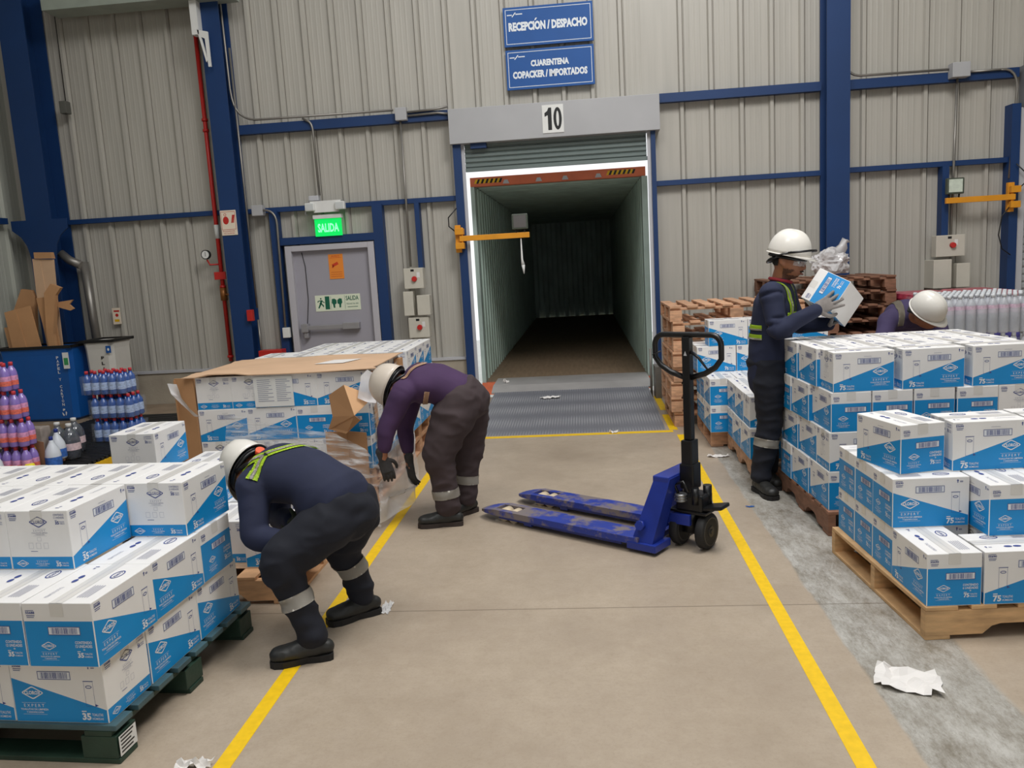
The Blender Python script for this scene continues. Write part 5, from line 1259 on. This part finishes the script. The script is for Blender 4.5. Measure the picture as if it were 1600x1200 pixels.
def leg_band(src, A, B, t, w, parent, m):
    A, B = Vector(A), Vector(B); d = (B-A).normalized(); c = A.lerp(B, t)
    s = .13
    ex = [(c+x*s, -x) for x in (Vector((1, 0, 0)), Vector((-1, 0, 0)), Vector((0, 1, 0)), Vector((0, -1, 0)))]
    return band(src, 'reflective_band', m, [(c-d*w/2, d), (c+d*w/2, -d)]+ex, parent)
def frame(up, fwd, loc):
    z = Vector(up).normalized(); y = Vector(fwd); y = (y-z*y.dot(z)).normalized(); x = y.cross(z)
    m = Matrix.Identity(4)
    for i in range(3): m[i][0], m[i][1], m[i][2], m[i][3] = x[i], y[i], z[i], loc[i]
    return m
def hard_hat(mx, parent, col, knob=None, strap=BLACK, ridge=True):
    """helmet; local z up, y towards the visor, origin at the middle of the rim"""
    mb = MB(); nu, nv = 40, 14; rings = []
    for j in range(nv+1):
        ph = (PI/2)*j/nv; ring = []
        for i in range(nu):
            th = 2*PI*i/nu; x, y = math.cos(th), math.sin(th)
            r = math.cos(ph)**.82; z = .148*math.sin(ph)**.93
            rd = .007*math.exp(-(x*r*.108/.014)**2)*(math.sin(ph) > .25)*min(1, math.sin(ph)) if ridge else 0
            rd += .004*(math.exp(-((abs(x)*r*.108-.04)/.010)**2))*min(1, math.sin(ph)) if ridge else 0
            ring.append(mb.bm.verts.new((x*r*.108, y*r*.135, z+rd)))
        rings.append(ring)
    for a, b in zip(rings[:-1], rings[1:]):
        for i in range(nu): mb.bm.faces.new((a[i], a[(i+1) % nu], b[(i+1) % nu], b[i]))
    bmesh.ops.remove_doubles(mb.bm, verts=mb.bm.verts[:], dist=1e-4)
    # rim and visor
    a = [mb.bm.verts.new((math.cos(2*PI*i/nu)*.108, math.sin(2*PI*i/nu)*.135, .001)) for i in range(nu)]; b = []
    for i in range(nu):
        th = 2*PI*i/nu; x, y = math.cos(th), math.sin(th); e = .010+.038*max(0, y)**3; b.append(mb.bm.verts.new((x*(.108+.010), y*(.135)+e*(1 if y > 0 else -1)*abs(y), -.004-.012*max(0, y)**2)))
    c = [mb.bm.verts.new(v.co+Vector((0, 0, -.004))) for v in b]
    for i in range(nu):
        k = (i+1) % nu; mb.bm.faces.new((a[i], b[i], b[k], a[k])); mb.bm.faces.new((b[i], c[i], c[k], b[k]))
    mb.bm.transform(mx)
    sh = mb.build('hard_hat', col, parent, smooth=True)
    md = sh.modifiers.new('s', 'SOLIDIFY'); md.thickness = .003; md.offset = -1
    mb = MB(); pts = [(math.cos(2*PI*i/24)*.094, math.sin(2*PI*i/24)*.115-.003, -.012) for i in range(24)]
    for zz in (-.022, -.006): mb.tube([(p[0], p[1], zz) for p in pts], .010, 8, close=True)
    mb.tube([(-.09, -.04, -.02), (-.075, -.09, -.055), (0, -.125, -.075), (.075, -.09, -.055), (.09, -.04, -.02)], .011, 8)
    mb.bm.transform(mx); mb.build('suspension_band', strap, sh, smooth=True)
    if knob:
        mb = MB(); mb.cyl((0, -.13, -.06), (0, -.152, -.062), .021, n=20); mb.bm.transform(mx); mb.build('ratchet_knob', knob, sh)
    return sh
def boot(ank, toe, heel_z, parent, m, sole, size=.285, pitch=0., name='boot'):
    """ank: ankle point, toe: direction on the ground (x, y)"""
    d = Vector((toe[0], toe[1], 0)).normalized(); s = Vector((-d.y, d.x, 0)); a = Vector(ank); base = Vector((a.x, a.y, heel_z))
    L_ = size; back = base-d*L_*.30
    P = lambda f, z: back+d*(f*L_)+Vector((0, 0, z))
    bm = bmesh.new()
    loft(bm, [P(.10, .052), P(.3, .06), P(.5, .055), P(.72, .048), P(.88, .045)], [(.034, .034), (.042, .044), (.043, .04), (.048, .034), (.042, .03)], s)
    loft(bm, [P(.27, .06), P(.27, .09), P(.26, .12)], [(.040, .048), (.038, .042), (.036, .040)], s)
    o = remesh(bm, name, m, .006, 2, parent, folds(3, .002, (30, 30, 30)))
    mb = MB(); prof = [(.0, .026), (.05, .036), (.2, .038), (.42, .030), (.6, .044), (.78, .05), (.92, .042), (.99, .022)]
    up = [P(f, .028)+s*w for f, w in prof]+[P(f, .028)-s*w for f, w in reversed(prof)]
    lo = [p-Vector((0, 0, .028)) for p in up]
    va = [mb.bm.verts.new(p) for p in up]; vb = [mb.bm.verts.new(p) for p in lo]; k = len(va)
    mb.bm.faces.new(va); mb.bm.faces.new(vb[::-1])
    for i in range(k): mb.bm.faces.new((va[i], va[(i+1) % k], vb[(i+1) % k], vb[i]))
    mb.build('sole', sole, o)
    mb = MB()
    for f, z in ((.40, .098), (.47, .088), (.54, .078)): mb.tube([P(f, z)-s*.02, P(f+.01, z+.006), P(f, z)+s*.02], .0028, 6)
    mb.build('laces', mat('lace_grey', (60, 58, 55), .8), o)
    return o
def glove(wr, fdir, palm, parent, m, curl=.5, thumb=1, spread=.12, sc=1., name='glove'):
    """wr: wrist, fdir: finger direction, palm: palm normal (towards the palm side), thumb: +1/-1 side"""
    f = Vector(fdir).normalized(); p = Vector(palm); p = (p-f*p.dot(f)).normalized(); s = f.cross(p)*thumb; w = Vector(wr); bm = bmesh.new()
    loft(bm, [w-f*.045, w, w+f*.03, w+f*.085*sc], [(.033, .030), (.030, .024), (.040*sc, .018), (.042*sc, .014)], s, 18, 4)
    for k, (o, ln) in enumerate(((.031, .070), (.0105, .080), (-.0105, .074), (-.031, .060))):
        b = w+f*.078*sc+s*o*sc; d = (f+s*(o/.031)*spread).normalized(); pts = [b-f*.02]; q = b; ang = curl*(.25+.08*k)
        pts.append(q)
        for j, seg in enumerate((.42, .32, .26)):
            dd = (d*math.cos(ang)+p*math.sin(ang)); q = q+dd*ln*seg*sc; pts.append(q); ang += curl*(.75-.1*j)
        loft(bm, pts, [.0105*sc, .0105*sc, .0098*sc, .009*sc, .0075*sc], s, 10, 3)
    b = w+f*.022*sc+s*.028*sc; t1 = b+(f*.55+s*.75+p*.25).normalized()*.038*sc; t2 = t1+(f*.8+s*.35+p*(.3+curl*.4)).normalized()*.034*sc; t3 = t2+(f*.9+p*(.3+curl*.5)).normalized()*.022*sc
    loft(bm, [b-s*.012, b, t1, t2, t3], [.014*sc, .0145*sc, .0125*sc, .0108*sc, .0085*sc], p, 10, 3)
    return remesh(bm, name, m, .0034, 1, parent)

SKIN = mat('skin_brown', (150, 98, 70), .5, var=.06, scale=20); HAIR = mat('hair_black', (22, 19, 18), .7, var=.2, scale=60)
HATW = mat('helmet_white', (226, 222, 214), .35, var=.02, coat=.3); HATT = mat('helmet_offwhite', (212, 200, 186), .35, var=.03, coat=.2)
NAVY = mat('cloth_navy', (30, 36, 62), .85, var=.1, scale=9); NAVYD = mat('cloth_dark_navy', (17, 20, 32), .85, var=.12, scale=9)
PURP = mat('cloth_purple', (66, 42, 78), .85, var=.12, scale=7); BRN = mat('cloth_brown_purple', (62, 50, 52), .85, var=.1, scale=9)
SIL = mat('reflective_silver', (186, 180, 170), .4, var=.05); LIME = mat('strap_lime', (196, 230, 60), .6, var=.05); PEACH = mat('strap_peach', (206, 168, 140), .6, var=.05)
BOOTM = mat('boot_leather', (36, 36, 34), .5, var=.2, scale=18); SOLE = mat('boot_sole', (24, 22, 22), .7); SOLEB = mat('boot_sole_brown', (52, 42, 38), .7)
GLG = mat('glove_grey', (128, 122, 118), .8, var=.12, scale=40); GLD = mat('glove_dark', (52, 50, 50), .8, var=.15, scale=40); GLO = mat('glove_olive', (44, 54, 36), .8, var=.1)

def head_into(bm, mx, s=1.):
    """head with a face, local z up, y forward, origin at the centre"""
    n, m = 40, 30; rings = []
    g = lambda x, c, w: math.exp(-((x-c)/w)**2)
    for j in range(m+1):
        ph = -PI/2+PI*j/m; ring = []
        for i in range(n):
            th = 2*PI*i/n; x, y, z = math.cos(ph)*math.cos(th), math.cos(ph)*math.sin(th), math.sin(ph)
            X, Y, Z = x*.076, y*.096-.004, z*.118
            if Z < 0:
                k = 1-.30*min(1, (-Z/.118))**1.6; X *= k
                if y < 0: Y *= 1-.35*min(1, -Z/.118)
                else: Y *= 1+.46*min(1, -Z/.118)**1.2*(1 if Z > -.105 else max(0, 1-(-.105-Z)/.013))
            if y > 0:
                f = max(0, y)
                Y += f*(.010*g(Z, .028, .010)*g(X, 0, .05)-.010*g(Z, .008, .014)*(g(abs(X), .031, .014))+.006*g(Z, -.012, .02)*g(abs(X), .042, .018))
                Y += f*(.010*g(Z, -.060, .007)*g(X, 0, .022)+.010*g(Z, -.072, .007)*g(X, 0, .018)-.005*g(Z, -.066, .003)*g(X, 0, .024)+.010*g(Z, -.100, .016)*g(X, 0, .022))
                Y += f*(.006*g(Z, -.045, .02)*g(X, 0, .03))
            ring.append(bm.verts.new(mx @ (Vector((X, Y, Z))*s)))
        rings.append(ring)
    for a, b in zip(rings, rings[1:]):
        for i in range(n):
            bm.faces.new((a[i], a[(i+1) % n], b[(i+1) % n], b[i]))
    bmesh.ops.remove_doubles(bm, verts=[v for r in (rings[0], rings[-1]) for v in r], dist=1e-5)
    q = lambda *a: mx @ (Vector(a)*s); sd = (mx.to_3x3() @ Vector((1, 0, 0)))
    loft(bm, [q(0, .086, .022), q(0, .100, -.002), q(0, .112, -.024), q(0, .104, -.034)], [(.008, .010), (.009, .012), (.014, .012), (.015, .009)], sd, 12, 4)
    for e in (-1, 1):
        loft(bm, [q(e*.076, -.008, .024), q(e*.084, -.016, .008), q(e*.082, -.010, -.016), q(e*.074, -.002, -.03)], [(.007, .014), (.008, .018), (.008, .014), (.006, .008)], mx.to_3x3() @ Vector((1, .3, 0)), 12, 4)

def person(J, label, shirt_m, trouser_m, head_mx, R=None, gl=None, boots=None, hem_over=0., seed=0, torso_w=.17, torso_d=.125, sil=SIL, sleeve=1., bandpos=(.42, .42), leg=1., shin=1., trise=.12, bsize=.285, hemf=1.1):
    lat = (Vector(J['shR'])-Vector(J['shL'])).normalized(); lath = (Vector(J['hipR'])-Vector(J['hipL'])).normalized()
    # body
    bm = bmesh.new(); head_into(bm, head_mx)
    neck_top = head_mx @ Vector((0, -.018, -.06))
    loft(bm, [J['chest'], J['neck'], neck_top], [(.10, .07), (.06, .058), (.056, .055)], lat)
    loft(bm, [J['pelvis'], J['mid'], J['chest']], [(.13, .09), (.12, .085), (.14, .09)], lat)
    for s in 'LR':
        loft(bm, [Vector(J['chest']).lerp(Vector(J['sh'+s]), .5), J['sh'+s], J['el'+s], J['wr'+s]], [.055, .045, .036, .026], (0, .3, 1))
        loft(bm, [J['hip'+s], J['kn'+s], J['an'+s]], [.07, .045, .032], lath)
        w = Vector(J['wr'+s]); d = (w-Vector(J['el'+s])).normalized(); loft(bm, [w, w+d*.03], [(.02, .014), (.02, .012)], lat)
    body = remesh(bm, 'person', SKIN, .0075, 1)
    tag(body, label, 'person')
    # shirt
    bm = bmesh.new(); pe, mi_, ch, ne = (Vector(J[k]) for k in ('pelvis', 'mid', 'chest', 'neck'))
    hem = pe+(pe-mi_).normalized()*hem_over
    tw, td = torso_w, torso_d
    loft(bm, [hem, pe.lerp(mi_, .35), mi_, ch, ch.lerp(ne, .55), ne], [(tw*(.98+(hemf-1.1)*.5), td*hemf), (tw*(.98+(hemf-1.1)*.4), td*(1.08+(hemf-1.1)*.7)), (tw*.98, td*1.02), (tw*1.04, td*1.03), (tw*.78, td*.84), (.066, .062)], lat, 28)
    for s in 'LR':
        sh = Vector(J['sh'+s]); el = Vector(J['el'+s]); w = Vector(J['wr'+s])
        w2 = el.lerp(w, sleeve)
        loft(bm, [ch.lerp(ne, .25), ch.lerp(ne, .25).lerp(sh, .6), sh, sh.lerp(el, .3), sh.lerp(el, .65), el, el.lerp(w2, .5), w2], [(.08, .08), (.083, .083), (.074, .076), (.068, .068), (.062, .061), (.057, .056), (.050, .050), (.042, .042)], (0, .3, 1))
    shirt = remesh(bm, 'shirt', shirt_m, .0095, 7, body, folds(seed+1, .0045, (7, 7, 9)))
    # trousers
    bm = bmesh.new()
    loft(bm, [pe.lerp(mi_, trise), pe, pe-(mi_-pe)*.30], [(tw*.94, td*1.03), (tw*1.0, td*1.22), (tw*.84, td*1.0)], lath, 24)
    for s in 'LR':
        h, k_, a = (Vector(J[q+s]) for q in ('hip', 'kn', 'an'))
        top = pe.lerp(h, .7)
        loft(bm, [top, h.lerp(k_, .25), h.lerp(k_, .65), k_, k_.lerp(a, .4), k_.lerp(a, .8), a], [(.115*leg, .12*leg), (.112*leg, .118*leg), (.097*leg, .1*leg), (.086*leg, .088*leg), (.078*leg*shin, .082*leg*shin), (.070*leg*shin, .074*leg*shin), (.068*leg*shin, .074*leg*shin)], lath, 22)
    tr = remesh(bm, 'trousers', trouser_m, .0095, 3, body, folds(seed+5, .0115, (8, 8, 15)))
    for s, t in zip('LR', bandpos): leg_band(tr, J['kn'+s], J['an'+s], t, .055, tr, sil)
    for s in 'LR':
        boot(J['an'+s], J['toe'+s], J.get('fz'+s, 0.), body, (boots or (BOOTM, SOLE))[0], (boots or (BOOTM, SOLE))[1], bsize)
    return body, shirt, tr

# ---- W1: bent over the near carton stack, yellow straps
J1 = dict(pelvis=(-1.11, 3.34, .595), mid=(-1.24, 3.39, .70), chest=(-1.40, 3.45, .72), neck=(-1.52, 3.5, .70), shL=(-1.47, 3.30, .70), shR=(-1.50, 3.62, .70),
          elL=(-1.435, 3.19, .51), wrL=(-1.24, 3.16, .475), elR=(-1.50, 3.62, .46), wrR=(-1.36, 3.42, .50),
          hipL=(-1.09, 3.25, .58), knL=(-1.30, 3.11, .42), anL=(-1.19, 3.09, .11), toeL=(-1, -.30), hipR=(-1.05, 3.43, .58), knR=(-1.15, 3.46, .36), anR=(-1.09, 3.51, .11), toeR=(-.8, -.55))
h1 = frame((-.76, .40, .42), (-.30, .30, -.85), (-1.54, 3.47, .71))
b1, s1, t1 = person(J1, 'worker in navy clothes with yellow-lime back straps and white helmet, bent over double', NAVY, NAVYD, h1, seed=2, torso_w=.178, torso_d=.125, hem_over=-.04, hemf=1.30, bandpos=(.50, .42), leg=1.0, shin=.82, trise=.0, bsize=.26)
hard_hat(h1 @ Matrix.Translation((0, -.005, .035)) @ Matrix.Scale(1.0, 4), b1, HATW, knob=mat('knob_orange', (240, 90, 40), .4, var=0))
glove(J1['wrR'], (.6, -.5, .45), (0, -.3, 1), b1, GLO, .8, -1); glove(J1['wrL'], (.55, .6, -.2), (0, .5, .6), b1, GLO, .9, 1)
# yellow Y straps on the back
def strap(src, A, B, w, side_n, parent, m, extra, name='back_strap', off=.006):
    A, B = Vector(A), Vector(B); d = (B-A).normalized(); sn = Vector(side_n); sn = (sn-d*sn.dot(d)).normalized()
    return band(src, name, m, [(A, d), (B, -d), (A-sn*w/2, sn), (A+sn*w/2, -sn)]+extra, parent, off)
# local axes of the bent back
bk = (Vector(J1['neck'])-Vector(J1['pelvis'])).normalized(); lt = (Vector(J1['shR'])-Vector(J1['shL'])).normalized(); upn = lt.cross(bk).normalized()
if upn.z < 0: upn = -upn
mid_p = Vector(J1['mid']); ch1 = Vector(J1['chest'])
above = [(ch1-upn*.02, upn)]
c0 = ch1-bk*.02
nc = Vector((-.15, -.65, .75)); above = [(ch1-nc*.01, nc)]
q1, q2, q3, q4 = Vector((-1.445, 3.27, .715)), Vector((-1.42, 3.36, .80)), Vector((-1.24, 3.50, .845)), Vector((-1.60, 3.36, .755))
for w_, m_, of in ((.05, LIME, .005), (.016, SIL, .008)):
    for A_, B_ in ((q1, q2), (q2, q3), (q4, q2)): strap(s1, A_, B_, w_, (B_-A_).cross(nc), s1, m_, above, 'back_strap', of)

# ---- W2: purple shirt, bending to the floor
J2 = dict(pelvis=(-.785, 4.95, .79), mid=(-.94, 4.93, .88), chest=(-1.05, 4.91, .89), neck=(-1.14, 4.9, .88), shL=(-1.12, 4.74, .85), shR=(-1.11, 5.08, .86),
          elL=(-1.225, 4.70, .64), wrL=(-1.255, 4.69, .47), elR=(-1.20, 5.09, .58), wrR=(-1.17, 5.02, .35),
          hipL=(-.80, 4.85, .76), knL=(-.93, 4.80, .46), anL=(-.895, 4.80, .115), toeL=(-1, -.12), hipR=(-.76, 5.05, .76), knR=(-.79, 5.06, .42), anR=(-.82, 5.03, .115), toeR=(-.6, -.7))
h2 = frame((-.80, .22, .36), (-.30, .05, -.9), (-1.185, 4.90, .86))
b2, s2, t2 = person(J2, 'worker in purple shirt and brown trousers with off-white helmet, stooping to the floor', PURP, BRN, h2, seed=9, torso_w=.172, torso_d=.122, hem_over=-.03, boots=(BOOTM, SOLEB), sleeve=.6, bandpos=(.72, .62), leg=1.14, shin=.88, trise=.18)
hard_hat(h2 @ Matrix.Translation((0, -.005, .035)), b2, HATT)
glove(J2['wrL'], (.25, .05, -1), (-.5, .8, 0), b2, GLD, .3, 1, spread=.02); glove(J2['wrR'], (.1, -.1, -1), (.6, .6, -.2), b2, GLD, .5, -1)
bk = (Vector(J2['neck'])-Vector(J2['pelvis'])).normalized(); lt = (Vector(J2['shR'])-Vector(J2['shL'])).normalized(); upn = lt.cross(bk).normalized()
if upn.z < 0: upn = -upn
c0 = Vector(J2['chest'])-bk*.02; above = [(c0-upn*.0, upn)]
strap(s2, c0, c0+bk*.10-lt*.13, .03, lt.cross(upn), s2, PEACH, above); strap(s2, c0, c0+bk*.10+lt*.13, .03, lt.cross(upn), s2, PEACH, above)
strap(s2, Vector(J2['mid'])+bk*.03, Vector(J2['mid'])+bk*.06, .5, lt, s2, PEACH, [(Vector(J2['mid'])-upn*.02, -upn)])

# ---- W3: standing, holding a carton
J3 = dict(pelvis=(1.205, 5.40, .86), mid=(1.21, 5.40, 1.03), chest=(1.235, 5.40, 1.22), neck=(1.275, 5.405, 1.385), shR=(1.18, 5.245, 1.315), shL=(1.33, 5.55, 1.315),
          elR=(1.20, 5.17, 1.08), wrR=(1.42, 5.13, 1.205), elL=(1.42, 5.56, 1.08), wrL=(1.585, 5.43, 1.085),
          hipR=(1.185, 5.31, .83), knR=(1.175, 5.31, .47), anR=(1.115, 5.30, .115), toeR=(.25, -1), hipL=(1.23, 5.48, .83), knL=(1.225, 5.49, .47), anL=(1.205, 5.52, .115), toeL=(.15, -1))
h3 = frame((.20, -.10, .97), (.84, -.52, -.20), (1.315, 5.37, 1.512))
b3, s3, t3 = person(J3, 'standing worker in navy with lime straps and white helmet, tilting a carton in gloved hands', NAVY, NAVYD, h3, seed=15, torso_w=.158, torso_d=.128, hem_over=.12, bandpos=(.36, .36), leg=.88)
hat3 = hard_hat(h3 @ Matrix.Translation((0, -.004, .045)), b3, HATW)
mb = MB(); mb.tube([(-.112, .03, .012), (-.112, .09, .028), (-.07, .145, .045), (0, .162, .05), (.07, .145, .045), (.112, .09, .028), (.112, .03, .012)], .007, 8); mb.tube([(.112, .05, .02), (.115, -.02, -.01), (.10, -.08, -.02)], .006, 8)
mb.bm.transform(h3 @ Matrix.Translation((0, -.004, .045))); mb.build('goggle_strap', BLACK, hat3)
# face parts
def on_head(mb, name, m, mx, parent=b3): mb.bm.transform(mx); return mb.build(name, m, parent, smooth=True)
for e in (-1, 1):
    mb = MB(); bmesh.ops.create_uvsphere(mb.bm, u_segments=14, v_segments=10, radius=.0115); mb.bm.transform(Matrix.Translation((e*.031, .076, .006)))
    on_head(mb, 'eye', mat('eye_white', (205, 198, 190), .3, var=0), h3)
    mb = MB(); bmesh.ops.create_uvsphere(mb.bm, u_segments=12, v_segments=8, radius=.0058); mb.bm.transform(Matrix.Translation((e*.031, .084, .005))); on_head(mb, 'iris', mat('iris_dark', (30, 20, 15), .2, var=0), h3)
    mb = MB(); mb.tube([(e*.014, .098, .028), (e*.03, .097, .033), (e*.048, .083, .027)], [.004, .005, .003], 8); on_head(mb, 'eyebrow', HAIR, h3)
mb = MB(); mb.tube([(-.026, .099, -.052), (-.012, .107, -.049), (0, .109, -.048), (.012, .107, -.049), (.026, .099, -.052)], [.003, .005, .0045, .005, .003], 8); on_head(mb, 'moustache', HAIR, h3)
mb = MB(); mb.tube([(-.022, .101, -.066), (0, .109, -.0655), (.022, .101, -.066)], [.004, .0065, .004], 8); on_head(mb, 'lips', mat('lips', (126, 74, 64), .5), h3)
inv = h3.inverted()
def head_patch(name, m, test, off):
    bm = bmesh.new(); bm.from_mesh(b3.data)
    bmesh.ops.delete(bm, geom=[f for f in bm.faces if not test(inv @ f.calc_center_median())], context='FACES')
    for v in bm.verts: v.co += v.normal*off
    me = bpy.data.meshes.new(name); bm.to_mesh(me); bm.free(); me.materials.append(m); me.shade_smooth(); o = bpy.data.objects.new(name, me); COL.objects.link(o); o.parent = b3
head_patch('beard', mat('beard_stubble', (88, 56, 42), .8, var=.25, scale=90), lambda c: -.125 < c.z < -.045 and c.y > .0 and abs(c.x) < .09 and (c.z < -.082 or abs(c.x) > .046), .0015)
head_patch('hair', HAIR, lambda c: c.z > -.035 and abs(c.x) < .1 and c.y < .02 and c.z < .13 and (c.y < -.035 or c.z > .02) and c.length < .16, .004)
mb = MB()
for e in (-1, 1):
    mb.tube([(e*.074, .045, .022), (e*.08, .0, .018), (e*.082, -.02, .012)], .0022, 6)
g = mb; on_head(g, 'glasses_arms', mat('arm_clear', (200, 205, 210), .2, alpha=.5), h3)
mb = MB(); rows = []
for j in range(5):
    v = j/4; rows.append([mb.bm.verts.new((math.sin(a)*.076, .034+math.cos(a)*.083-(.010 if abs(a) < .15 else 0)*v, .030-.046*v*(1-.25*(abs(a) < .2)))) for a in [(-1.25+2.5*i/24) for i in range(25)]])
for a, b in zip(rows, rows[1:]):
    for i in range(24): mb.bm.faces.new((a[i], a[i+1], b[i+1], b[i]))
on_head(mb, 'safety_glasses', mat('clear_lens', (225, 232, 238), .05, var=0, alpha=.28, coat=.6), h3)
bm = bmesh.new(); nk = Vector(J3['neck']); pts = []
mb = MB(); mb.bm.free(); mb.bm = bm; d = V(.25, 0, 1).normalized(); sx = V(1, 0, -.25).normalized(); sy = V(0, 1, 0)
mb.tube([nk+V(.0, 0, .004)+sx*.068*math.cos(a)+sy*.068*math.sin(a) for a in [2*PI*k/24 for k in range(24)]], .011, 8, close=True)
mb.build('collar', mat('collar_red', (150, 40, 52), .8), s3, smooth=True)
glove(J3['wrR'], (.86, .05, .42), (.18, .92, -.18), b3, GLG, .12, -1, spread=.25, sc=1.12); glove(J3['wrL'], (.55, -.55, .35), (-.3, -.15, .9), b3, GLG, .75, 1, sc=1.08)
# front straps: two down the chest, one across
fw = Vector((.9, -.42, 0)).normalized(); lt = (Vector(J3['shR'])-Vector(J3['shL'])).normalized(); ch3 = Vector(J3['chest'])
for w_, m_, of in ((.042, LIME, .005), (.014, SIL, .008)):
    for sg in (-1, 1): strap(s3, ch3-V(0, 0, .06)+lt*sg*.060, ch3+V(.03, 0, .22)+lt*sg*.10, w_, lt, s3, m_, [(ch3-fw*.03, fw)], 'front_strap', of)
    strap(s3, ch3-V(0, 0, .075), ch3-V(0, 0, .075-w_), .21, lt, s3, m_, [(ch3-fw*.02, fw)], 'front_strap', of)
    for dz in (.10, .04): strap(s3, ch3-V(0, 0, dz+.10), ch3-V(0, 0, dz+.10-w_*.8), .5, lt, s3, m_, [(ch3-fw*.045, -fw)], 'waist_strap', of)
mb = MB(); cc = ch3+fw*.118+V(0, 0, .02)
mb.tube([cc+lt*.02, cc+lt*.012+V(0, 0, .022), cc+lt*-.004+V(0, 0, .012), cc+lt*.0-V(0, 0, .02)], .003, 6); mb.tube([cc-lt*.012+V(0, 0, .012), cc-lt*.022+V(0, 0, .002), cc-lt*.014-V(0, 0, .012)], .003, 6); mb.build('shirt_emblem', INKW, s3)

# ---- carton in his hands
Xa = Vector((-.50, -.79, .38)).normalized(); Za = Vector((-.63, .57, .40)); Za = (Za-Xa*Za.dot(Xa)).normalized(); Ya = Za.cross(Xa)
mc = Matrix.Identity(4)
cA = Vector((1.50, 5.20, 1.325)); ctr = cA-Xa*.1625-Za*.11
for i in range(3): mc[i][0], mc[i][1], mc[i][2], mc[i][3] = Xa[i], Ya[i], Za[i], ctr[i]
o = bpy.data.objects.new('wipes_carton', ME75); COL.objects.link(o); o.matrix_world = mc; tag(o, 'tilted carton held in the gloved hands of the standing worker', 'carton')

# ---- W4: bent forward behind the tall stack
J4 = dict(pelvis=(2.56, 6.76, .84), mid=(2.52, 6.62, .95), chest=(2.47, 6.42, 1.03), neck=(2.46, 6.27, 1.04), shR=(2.29, 6.34, 1.00), shL=(2.64, 6.36, .96),
          elR=(2.17, 6.18, .78), wrR=(2.3, 5.98, .62), elL=(2.68, 6.18, .74), wrL=(2.55, 6.0, .6),
          hipR=(2.46, 6.78, .82), knR=(2.45, 6.70, .46), anR=(2.46, 6.8, .115), toeR=(-.2, -1), hipL=(2.66, 6.80, .82), knL=(2.66, 6.74, .46), anL=(2.67, 6.82, .115), toeL=(.1, -1))
h4 = frame((.12, -.62, .62), (.50, -.42, -.62), (2.49, 6.165, 1.06))
b4, s4, t4 = person(J4, 'worker in purple shirt with grey straps and white helmet, head bowed behind the tall stack', mat('cloth_purple_navy', (58, 48, 82), .85, var=.12, scale=7), NAVYD, h4, seed=21, torso_w=.17, torso_d=.12)
hard_hat(h4 @ Matrix.Translation((0, -.004, .04)) @ Matrix.Scale(.96, 4), b4, HATW)
glove(J4['wrR'], (.1, -.3, -1), (.5, -.3, 0), b4, GLG, .4, 1); glove(J4['wrL'], (-.1, -.3, -1), (-.5, -.3, 0), b4, GLG, .4, -1)
lt = (Vector(J4['shR'])-Vector(J4['shL'])).normalized(); c4 = Vector(J4['chest']); KH = mat('strap_khaki', (130, 122, 108), .7)
for sg in (-1, 1): band(s4, 'shoulder_strap', KH, [(c4+lt*(sg*.115-.022), lt), (c4+lt*(sg*.115+.022), -lt), (c4-V(0, -.03, .03), V(0, -.2, 1))], s4, .006)
